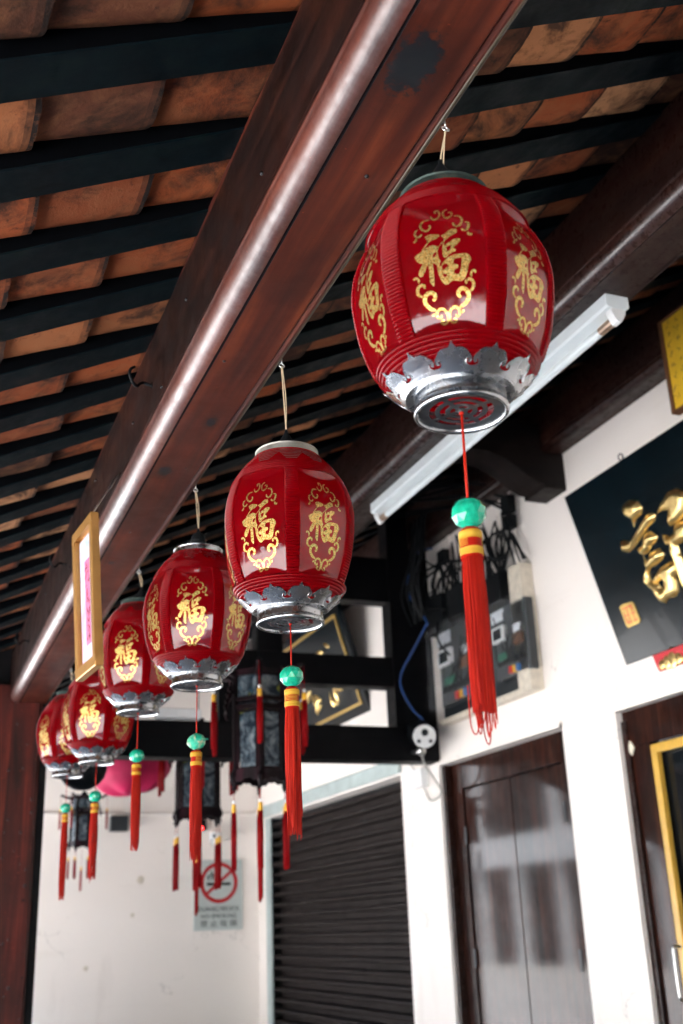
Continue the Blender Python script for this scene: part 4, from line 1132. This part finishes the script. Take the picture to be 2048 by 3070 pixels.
cbn = thing('cable_bundle', 'tangle of looping black cables on the wall above the meter board', 'cables', (3.66, 6.5, 3.8))
CB0 = Vector((3.66, 6.5, 3.8))
for k, pth in CAB.items():
    dpart(cbn, MB().tube(smoothpath(pth, 7), .0105 if k in 'acfglm' else .0085, 7), 'cable', M['black'], CB0, smooth=180)
rs = random.Random(21)
m = MB()
for j in range(14):
    z = rs.uniform(4.35, 4.62); y = rs.uniform(5.9, 6.5)
    m.tube(smoothpath([(3.50, y, z), (3.0, y + .3, z + rs.uniform(-.1, .06)), (2.6, y + .5 + rs.uniform(-.2, .2), z + rs.uniform(-.12, .05)), (2.25, y + .6, z)], 6), .009, 6)
dpart(cbn, m, 'overhead_cables', M['black'], CB0, smooth=180)
m = MB()
for j in range(26):
    y = rs.uniform(5.95, 7.15); z0_ = 3.80; h_ = rs.uniform(.12, .42); dy = rs.uniform(-.25, .25)
    m.tube(smoothpath([(3.60, y, z0_ - .05), (3.57 + rs.uniform(0, .08), y + dy * .2, z0_ + h_ * .5), (3.56 + rs.uniform(0, .1), y + dy * .6, z0_ + h_), (3.60, y + dy + rs.uniform(-.05, .05), z0_ + h_ * .6), (3.62, y + dy * 1.3, z0_ - .03)], 6), rs.uniform(.005, .009), 6)
dpart(cbn, m, 'looped_cables', M['black'], CB0, smooth=180)
m = MB()
for j in range(12):
    y = rs.uniform(6.95, 7.25); m.tube(smoothpath([(3.50, y, 3.70), (3.45, y + rs.uniform(-.1, .1), 3.95), (3.48, y + rs.uniform(-.15, .1), 4.2), (3.5, y - .1, 4.5)], 6), .009, 6)
dpart(cbn, m, 'looped_cables', M['black'], CB0, smooth=180)
for bb in ((3.60, 3.66, 5.86, 5.95, 4.03, 4.12), (3.60, 3.66, 6.84, 6.94, 4.10, 4.20), (3.6, 3.66, 5.86, 5.96, 4.14, 4.26)):
    dpart(cbn, MB().box(*bb), 'cable_clip', M['black'], CB0, bevel=.004)
m = MB(); m.tube(smoothpath([(3.62,7.052,4.269),(3.6,7.14,4.288),(3.58,7.267,4.288),(3.58,7.28,4.245),(3.5,7.273,4.0),(3.5,6.992,3.681),(3.5,7.021,3.631),(3.45,7.166,3.473),(3.4,7.262,3.333),(3.4,7.265,3.218),(3.45,7.205,3.061),(3.5,7.15,2.981)], 6), .0085, 8)
bc = m.build('blue_cable', M['bluecable'], loc=(3.5, 7.1, 3.2), smooth=180); tag(bc, 'blue cable drooping from the meters down to the security camera', 'cable')
for q_, lb_ in (((3.684, 3.6985, 5.955, 5.985, 3.80, 4.42), 'thin pale cable trunking running up the white wall above the right meter'), ((3.684, 3.6985, 6.89, 6.92, 3.86, 4.60), 'thin pale cable trunking running up the white wall above the left meter')):
    tr = MB().box(*q_).build('cable_trunking', M['trimwhite'], loc=(3.69, q_[2], q_[4]), bevel=.002); tag(tr, lb_, 'trunking', 'cable trunkings above the meters')

# ------------------------------------------------------------------ cameras
def bullet_cam(loc, direction, label, s=1.0, body='black', face='whiteplastic', bracket=(0, 0, 1)):
    r = thing('security_camera', label, 'camera', loc)
    d = Vector(direction).normalized(); q = d.to_track_quat('Y', 'Z').to_matrix()
    T = lambda p: q @ (Vector(p) * s)
    m = MB(); hexa = [(.062, -.020), (.062, .045), (.030, .068), (-.030, .068), (-.062, .045), (-.062, -.020), (-.04, -.062), (.04, -.062)]
    m.prism(hexa, lambda a, b: T((a, -.12, b)), lambda a, b: T((a, .055, b)))
    m.build('camera_body', M['greyplastic'] if body == 'grey' else M[body], parent=r, bevel=.005)
    m = MB(); m.prism([(.066 * math.cos(a), .066 * math.sin(a) + .0) for a in np.linspace(0, 2 * PI, 29)[:-1]], lambda a, b: T((a, .056, b)), lambda a, b: T((a, .075, b)))
    f = m.build('front_plate', M[face], parent=r)
    m = MB()
    for (cx_, cz_, rr_) in ((0, .022, .021), (-.034, -.026, .011), (.034, -.026, .011)):
        m.prism([(cx_ + rr_ * math.cos(a), cz_ + rr_ * math.sin(a)) for a in np.linspace(0, 2 * PI, 19)[:-1]], lambda a, b: T((a, .0755, b)), lambda a, b: T((a, .079, b)))
    m.build('lens', M['screen'], parent=f)
    m = MB(); m.ball(T((0, -.02, -.095)), .028 * s, .028 * s, .028 * s, 14, 9); m.tube([T((0, -.02, -.06)), T((0, -.02, -.10))], .014 * s, 8)
    m.tube([T((0, -.02, -.095)), T((0, -.02, -.095)) + Vector(bracket) * .1], .014, 8)
    m.build('ball_bracket', M['steel'], parent=r, smooth=50)
    return r
cam1 = bullet_cam((3.46, 7.10, 2.86), (-.22, -.93, -.30), 'black security camera with a white face on the black frame, above the white pier', 1.25, bracket=(0, 1.6, .1))
m = MB(); m.tube(smoothpath([(3.50,7.2,2.80),(3.52,7.22,2.683),(3.58,7.184,2.559),(3.66,7.25,2.48),(3.68,7.40,2.44),(3.68,7.5,2.456),(3.68,7.567,2.54),(3.68,7.711,2.694),(3.66,7.80,2.80),(3.5,7.28,2.88)], 6), .0065, 7)
wc = m.build('camera_cable', M['greycable'], loc=(3.66, 7.5, 2.5), smooth=180); tag(wc, 'pale grey cable looping below the security camera on the white pier', 'cable')
jb = MB().box(3.64, 3.6985, 7.52, 7.70, 2.55, 2.69).build('junction_box', M['whiteplastic'], loc=(3.67, 7.6, 2.55), bevel=.006); tag(jb, 'small white junction box on the pier below the security camera', 'box')
bullet_cam((3.15, 11.55, 2.53), (-.35, -.85, -.35), 'pale security camera on the end wall above the no smoking sign', .9, 'trimwhite', 'whiteplastic', bracket=(0, 2.4, .3))
m = MB().box(2.99, 3.10, 11.72, 11.798, 2.60, 2.72); s1 = m.build('alarm_sensor', M['black'], loc=(3.05, 11.75, 2.6), bevel=.008)
s1r = tag(s1, 'little black sensor with a glowing red lamp on the end wall', 'sensor')
o = MB().ball((3.045, 11.712, 2.625), .013, .013, .013, 10, 8).build('red_lamp', M['led'], parent=s1, smooth=180); o.location = (-3.05, -11.75, -2.6)
bx = MB().box(2.08, 2.26, 11.70, 11.798, 2.60, 2.755).build('junction_box', M['greyplastic'], loc=(2.15, 11.75, 2.6), bevel=.008); tag(bx, 'dark grey box on the end wall under its ledge', 'box')

# ------------------------------------------------------------------ text helper
_FONT = None
def text_tris(body, size):
    cu = bpy.data.curves.new('txt', 'FONT'); cu.body = body; cu.size = size; cu.align_x = 'CENTER'; cu.align_y = 'CENTER'; cu.resolution_u = 3
    ob = bpy.data.objects.new('txt', cu); COL.objects.link(ob)
    dg = bpy.context.evaluated_depsgraph_get(); dg.update()
    me = bpy.data.meshes.new_from_object(ob.evaluated_get(dg))
    vs = [v.co.copy() for v in me.vertices]; fs = [tuple(p.vertices) for p in me.polygons]
    bpy.data.objects.remove(ob); bpy.data.curves.remove(cu); bpy.data.meshes.remove(me)
    return vs, fs
# ------------------------------------------------------------------ no smoking sign
NS = Vector((3.245, 11.797, 1.61)); ns = thing('no_smoking_sign', 'white no smoking sign with a red ring on the end wall', 'sign', NS)
dpart(ns, MB().box(2.985, 3.512, 11.780, 11.797, 1.605, 2.305), 'sign_board', M['signwhite'], NS, bevel=.002)
cxs, czs = 3.252, 2.075
m = MB(); K = 40
for r0, r1 in ((.165, .205),):
    vs = []; 
    for k in range(K):
        a = 2 * PI * k / K
        vs += [(cxs + r0 * math.cos(a), 11.777, czs + r0 * math.sin(a)), (cxs + r1 * math.cos(a), 11.777, czs + r1 * math.sin(a))]
    m.add(vs, [(2 * k, 2 * k + 1, (2 * k + 3) % (2 * K), (2 * k + 2) % (2 * K)) for k in range(K)])
d = Vector((math.cos(math.radians(40)), 0, math.sin(math.radians(40)))); e = Vector((-d.z, 0, d.x))
c0 = Vector((cxs, 11.776, czs)); m.add([c0 - d * .17 - e * .016, c0 + d * .17 - e * .016, c0 + d * .17 + e * .016, c0 - d * .17 + e * .016], [(0, 1, 2, 3)])
dpart(ns, m, 'prohibition_ring', M['signred'], NS)
m = MB(); m.box(cxs - .13, cxs + .13, 11.7775, 11.779, czs - .028, czs + .000)
for k in range(3):
    m.tube(smoothpath([(cxs - .10 + .035 * k, 11.778, czs + .03), (cxs - .12 + .05 * k, 11.778, czs + .06), (cxs - .07 + .035 * k, 11.778, czs + .085), (cxs - .09 + .05 * k, 11.778, czs + .115)], 4), .007, 5)
dpart(ns, m, 'cigarette_drawing', M['ink'], NS)
for body, size, z in (('DILARANG MEROKOK', .066, 1.812), ('NO SMOKING', .058, 1.742), ('禁 止 吸 烟', .066, 1.666)):
    vs, fs = text_tris(body, size); xs = [v.x for v in vs]; w = max(xs) - min(xs)
    sx = min(1.25, .44 / w) if size != .058 else min(1.3, .38 / w)
    m = MB(); m.add([(cxs + v.x * sx, 11.7785, z + v.y * 1.05) for v in vs], fs)
    dpart(ns, m, 'sign_lettering', M['ink'], NS)

# ------------------------------------------------------------------ black plaque with gold character
P0 = Vector((3.690, 4.94, 2.888)); PV = Vector((3.413 - 3.69, 0, 3.862 - 2.888)).normalized(); PU = Vector((0, -1, 0)); PN = PU.cross(PV)
if PN.x > 0: PN = -PN
def puffy(pts, holes, o, U, V, N, thick, mat, name, root, L, k=3):
    """pillow-shaped raised stroke: outline with an inset, raised ridge"""
    vs, fs = tess(pts, holes)
    fv, ff = flat_fine([(vs, fs)], .02)
    edges = []
    loops = [pts] + list(holes)
    def dist(p):
        b = 9
        for lp in loops:
            for i in range(len(lp)):
                a, c_ = Vector((*lp[i], 0)), Vector((*lp[(i + 1) % len(lp)], 0))
                ab = c_ - a; t_ = max(0, min(1, (p - a).dot(ab) / max(ab.length_squared, 1e-9)))
                b = min(b, (p - (a + ab * t_)).length)
        return b
    m = MB()
    top = []
    for (x, y, _) in fv:
        d_ = dist(Vector((x, y, 0))); h = thick * (.12 + min(1, d_ / .030) ** .6)
        top.append(o + U * x + V * y + N * h)
    m.add(top, ff)
    for lp in loops:
        n = len(lp)
        a = [o + U * x + V * y + N * .001 for x, y in lp]; b = [o + U * x + V * y + N * thick * .12 for x, y in lp]
        m.add(a + b, [(i, (i + 1) % n, n + (i + 1) % n, n + i) for i in range(n)])
    return dpart(root, m, name, mat, L, smooth=60)
pl = thing('black_plaque', 'large black lacquered plaque with raised gold character, leaning out from the white wall', 'plaque', P0)
PLEN, PHT = 1.6, 1.0126
m = MB(); m.obox(P0, PU * PLEN, PV * PHT, -PN * .035); dpart(pl, m, 'board', M['lacquer'], P0, bevel=.004)
GS = [[(.4552,.7939),(.5088,.8001),(.5686,.7772),(.5837,.7295),(.5542,.6987),(.5042,.6907),(.4674,.6565),(.4786,.70),(.4374,.7364),(.4353,.7692)],
[(.3285,.6252),(.3549,.6269),(.3982,.6013),(.5076,.6474),(.5935,.6842),(.6398,.6826),(.6578,.6605),(.634,.6331),(.5737,.6238),(.4901,.5906),(.4047,.5567),(.3596,.5507),(.3158,.5759)],
[(.4388,.5452),(.4829,.5513),(.527,.5987),(.5766,.602),(.6133,.5582),(.5918,.5348),(.5492,.5288),(.5024,.5031),(.4613,.5011),(.4352,.5255)],
[(.4545,.5034),(.4701,.4618),(.5157,.4987),(.5937,.4983),(.6108,.4619),(.5894,.4384),(.5197,.4251),(.4841,.4262),(.4486,.4064),(.445,.3868),(.4507,.3561),(.5474,.406),(.6356,.4131),(.6723,.3861),(.6615,.3495),(.6342,.328),(.6112,.2548),(.5772,.2348),(.524,.2423),(.4881,.2253),(.4534,.2454),(.4264,.3201),(.3928,.3718),(.4016,.4003),(.4479,.4378),(.4499,.4684)],
[(.6717,.6656),(.7166,.695),(.80,.7343),(.8639,.7295),(.9018,.7046),(.9276,.6647),(.8737,.5958),(.8021,.5722),(.7274,.5709),(.7224,.6011),(.7578,.6489),(.7206,.6628)],
[(.6541,.5491),(.6746,.545),(.6933,.5252),(.7365,.5353),(.7584,.5679),(.8021,.5722),(.8667,.5587),(.8739,.4968),(.8147,.4682),(.7297,.4724),(.7216,.4201),(.7163,.3223),(.7146,.2438),(.663,.2295),(.6523,.2874),(.6584,.4007),(.6614,.4704),(.6799,.4894),(.6484,.5001)]]
for j, g in enumerate(GS):
    puffy(g, [[(.486,.3412),(.5291,.3484),(.5371,.3276),(.5115,.2998),(.4997,.3166)]] if j == 3 else [], P0, PU, PV, PN, .028, M['goldleaf'], 'gold_stroke', pl, P0)
m = MB(); sl = [(.1283,.3069),(.1586,.3143),(.2392,.3072),(.2509,.2932),(.2524,.1982),(.2345,.1874),(.1403,.184),(.1278,.2001)]
m.prism(sl, lambda a, b: P0 + PU * a + PV * b + PN * .0005, lambda a, b: P0 + PU * a + PV * b + PN * .006)
dpart(pl, m, 'seal_stamp', M['goldpaint'], P0)
m = MB()
for (a, b, c_, d_) in ((.145,.29,.235,.29),(.145,.25,.18,.25),(.145,.27,.145,.21),(.18,.295,.18,.20),(.15,.21,.185,.21),(.20,.295,.235,.27),(.20,.25,.24,.25),(.22,.30,.22,.20),(.20,.21,.24,.21),(.16,.23,.16,.20)):
    m.tube([P0 + PU * a + PV * b + PN * .0065, P0 + PU * c_ + PV * d_ + PN * .0065], .0028, 4)
dpart(pl, m, 'seal_lettering', M['red'], P0)
m = MB(); e0 = P0 + PU * .554 + PV * 1.03 - PN * .01
m.tube([e0 + (PU * math.cos(a) + PV * math.sin(a)) * .018 for a in np.linspace(0, 2 * PI, 17)[:-1]], .004, 6, closed=True); m.tube([e0 - PV * .018, e0 - PV * .035], .004, 6)
dpart(pl, m, 'eye_bolt', M['hinge'], P0, smooth=180)
# red cloth end below the plaque
C0 = P0 + PN * .002
m = MB(); cl = [(.2572, -.001), (.2590, -.06), (.2625, -.083), (.275, -.096), (.2906, -.0998), (.75, -.1028), (.80, -.10), (.80, -.001)]
m.prism(cl, lambda a, b: C0 + PU * a + PV * b, lambda a, b: C0 + PU * a + PV * b + PN * .014)
rc = m.build('red_plaque_foot', M['redplastic'], loc=C0); tag(rc, 'red panel with gold carving under the lower edge of the black plaque', 'ornament')
m = MB()
for k in range(9):
    a = .31 + .045 * k; h = .03 + .018 * math.sin(k * 1.3) + (.02 if k in (2, 3) else 0)
    m.ball(C0 + PU * a + PV * (-.075 + h * .5) + PN * .016, .008, .030, h, 8, 6)
o = m.build('gold_carving', M['goldleaf'], parent=rc, loc=C0, smooth=60); o.location = (0, 0, 0)

# second plaque far along the wall
Q0 = Vector((3.690, 8.56, 3.31)); QV = Vector((3.44 - 3.69, 0, .86)).normalized(); QU = Vector((0, 1, 0)); QN = QV.cross(QU)
if QN.x > 0: QN = -QN
p2 = thing('black_plaque', 'smaller far black plaque with a thin gold border, seen through the black cross frame', 'plaque', Q0)
m = MB(); m.obox(Q0, QU * 2.3, QV * .98, -QN * .05); dpart(p2, m, 'board', M['lacquer'], Q0, bevel=.004)
m = MB()
for (a, b, c_, d_) in ((.09, .08, 2.21, .105), (.09, .875, 2.21, .90), (.09, .1055, .115, .8745), (2.185, .1055, 2.21, .8745)):
    m.obox(Q0 + QU * a + QV * b + QN * .0005, QU * (c_ - a), QV * (d_ - b), QN * .012)
dpart(p2, m, 'gold_border', M['goldpaint'], Q0)
rs = random.Random(4)
for k, (u0, v0) in enumerate(((.55, .62), (1.15, .62), (.55, .30), (1.15, .28))):
    for j in range(5):
        a = rs.uniform(0, PI); l = rs.uniform(.05, .12); cu_, cv_ = u0 + rs.uniform(-.15, .15), v0 + rs.uniform(-.10, .10); w = .022
        dx, dy = math.cos(a) * l, math.sin(a) * l
        pts = [(cu_ - dx - dy * .2, cv_ - dy + dx * .2), (cu_ - dx * .2 - dy * .3, cv_ - dy * .2 + dx * .3), (cu_ + dx, cv_ + dy), (cu_ + dx * .3 + dy * .35, cv_ + dy * .3 - dx * .35), (cu_ - dx * .8 + dy * .3, cv_ - dy * .8 - dx * .3)]
        puffy(pts, [], Q0, QU, QV, QN, .02, M['goldleaf'], 'gold_stroke', p2, Q0)
# yellow plaque at the right edge
Y0 = Vector((3.50, 3.98, 3.955)); 
yp = thing('yellow_plaque', 'yellow writing board with a brown edge, above the black plaque', 'plaque', Y0)
dpart(yp, MB().box(3.468, 3.50, 3.05, 3.965, 3.97, 4.47), 'board', M['parchment'], Y0, bevel=.002)
m = MB(); m.box(3.46, 3.512, 3.9655, 3.99, 3.955, 4.485); m.box(3.46, 3.512, 3.05, 3.965, 3.955, 3.9695); m.box(3.46, 3.512, 3.05, 3.965, 4.4705, 4.485)
dpart(yp, m, 'board_edge', M['brownedge'], Y0, bevel=.002)
m = MB(); rs = random.Random(8)
for c_ in range(8):
    for r_ in range(8):
        yb, zb_ = 3.93 - c_ * .075, 4.44 - r_ * .058
        for j in range(4):
            p = Vector((3.466, yb + rs.uniform(-.014, .014), zb_ + rs.uniform(-.014, .014)))
            m.tube([p, p + Vector((0, rs.uniform(-.02, .02), rs.uniform(-.02, .02)))], .0016, 4)
dpart(yp, m, 'brush_writing', M['brownedge'], Y0)

# ------------------------------------------------------------------ pink cloth lantern, black lamp bell, white pipe
m = MB(); vs = []; NU, NV = 40, 14
for j in range(NV + 1):
    t_ = j / NV
    for i in range(NU):
        a = 2 * PI * i / NU
        lob = 1 + .05 * math.sin(3 * a + .4) + .03 * math.sin(7 * a)
        r = .30 * math.sin(PI / 2 * (1 - t_ * .98)) ** .8 * lob if t_ < 1 else .001
        z = 2.80 - .235 * math.sin(PI / 2 * t_) + .018 * math.sin(5 * a + 2) * t_ * (1 - t_) * 4 + .014 * math.cos(a) * 1.3
        vs.append((1.595 + r * 1.0 * math.cos(a), 8.2 + r * .8 * math.sin(a), z))
m.add(vs, [(j * NU + i, j * NU + (i + 1) % NU, (j + 1) * NU + (i + 1) % NU, (j + 1) * NU + i) for j in range(NV) for i in range(NU)])
m.tube([(1.595, 8.2, 2.79), (1.595, 8.2, rz(1.595))], .004, 5)
pk = m.build('cloth_canopy', M['pink'], loc=(1.595, 8.2, 2.6), smooth=60); tag(pk, 'bright pink cloth canopy bulging below the black cross frame', 'canopy')
m = MB(); m.lathe([(.0005, 2.445), (.05, 2.450), (.10, 2.478), (.135, 2.52), (.15, 2.57), (.145, 2.60), (.09, 2.66), (.03, 2.70), (.012, 2.74), (.01, 3.35)], 40, (1.06, 7.02))
lb = m.build('lamp_bell', M['black'], loc=(1.06, 7.02, 2.45), smooth=50); tag(lb, 'round black lamp hanging behind the farthest red lantern', 'lamp')
m = MB(); m.tube(smoothpath([(1.25, 9.2, 3.02), (1.8, 9.2, 3.02), (2.12, 9.2, 3.0), (2.17, 9.2, 2.95), (2.16, 9.2, 2.88)], 5), .014, 8); m.tube([(1.5, 9.2, 3.02), (1.5, 9.2, rz(1.5))], .006, 6)
wp = m.build('white_pipe', M['whiteplastic'], loc=(1.8, 9.2, 3.0), smooth=60); tag(wp, 'thin white pipe with a bent end above the pink cloth', 'pipe')

# ------------------------------------------------------------------ light
sc_ = S
w = bpy.data.worlds.new("World"); S.world = w; w.use_nodes = True
nt = w.node_tree; bg = nt.nodes['Background']; sky = nt.nodes.new('ShaderNodeTexSky'); sky.sky_type = 'NISHITA'; sky.sun_disc = False
EL, AZ = math.radians(60), math.atan2(.62, -.78)      # behind the viewer, over the shop wall
sky.sun_elevation = EL; sky.sun_rotation = AZ; sky.air_density = 1.2; sky.dust_density = 1.5
nt.links.new(sky.outputs[0], bg.inputs[0]); bg.inputs[1].default_value = .13
sd = Vector((math.sin(AZ) * math.cos(EL), math.cos(AZ) * math.cos(EL), math.sin(EL)))
L = bpy.data.lights.new('sun', 'SUN'); L.energy = 4.6; L.angle = math.radians(.5); L.color = (1, .955, .90)
lo = bpy.data.objects.new('sun', L); COL.objects.link(lo); lo.location = sd * 30; lo.rotation_euler = sd.to_track_quat('Z', 'Y').to_euler()

# ------------------------------------------------------------------ camera
cd = bpy.data.cameras.new('camera'); cam = bpy.data.objects.new('camera', cd); COL.objects.link(cam); S.camera = cam
yaw, pitch_, roll = math.radians(22.26540255), math.radians(20.79136024), math.radians(-2.31171802)
cy, sy, cp, sp = math.cos(yaw), math.sin(yaw), math.cos(pitch_), math.sin(pitch_)
F = Vector((sy * cp, cy * cp, sp)); R = Vector((cy, -sy, 0)); Uu = R.cross(F)
R2 = R * math.cos(roll) + Uu * math.sin(roll); U2 = -R * math.sin(roll) + Uu * math.cos(roll)
cam.matrix_world = Matrix(((R2.x, U2.x, -F.x, 0), (R2.y, U2.y, -F.y, 0), (R2.z, U2.z, -F.z, 1.6), (0, 0, 0, 1)))
cd.sensor_fit = 'VERTICAL'; cd.sensor_height = 36; cd.lens = 3264.36 / 3070 * 36
cd.clip_start = .05; cd.clip_end = 500
cd.dof.use_dof = True; cd.dof.focus_distance = 2.25; cd.dof.aperture_fstop = 3.9

S.view_settings.view_transform = 'Standard'; S.view_settings.look = 'None'; S.view_settings.gamma = 1; S.view_settings.exposure = 3.88
S.render.engine = 'CYCLES'; S.cycles.use_denoising = True
S.cycles.max_bounces = 8; S.cycles.diffuse_bounces = 5; S.cycles.glossy_bounces = 4; S.cycles.transmission_bounces = 5; S.cycles.transparent_max_bounces = 8
S.cycles.sample_clamp_indirect = 8
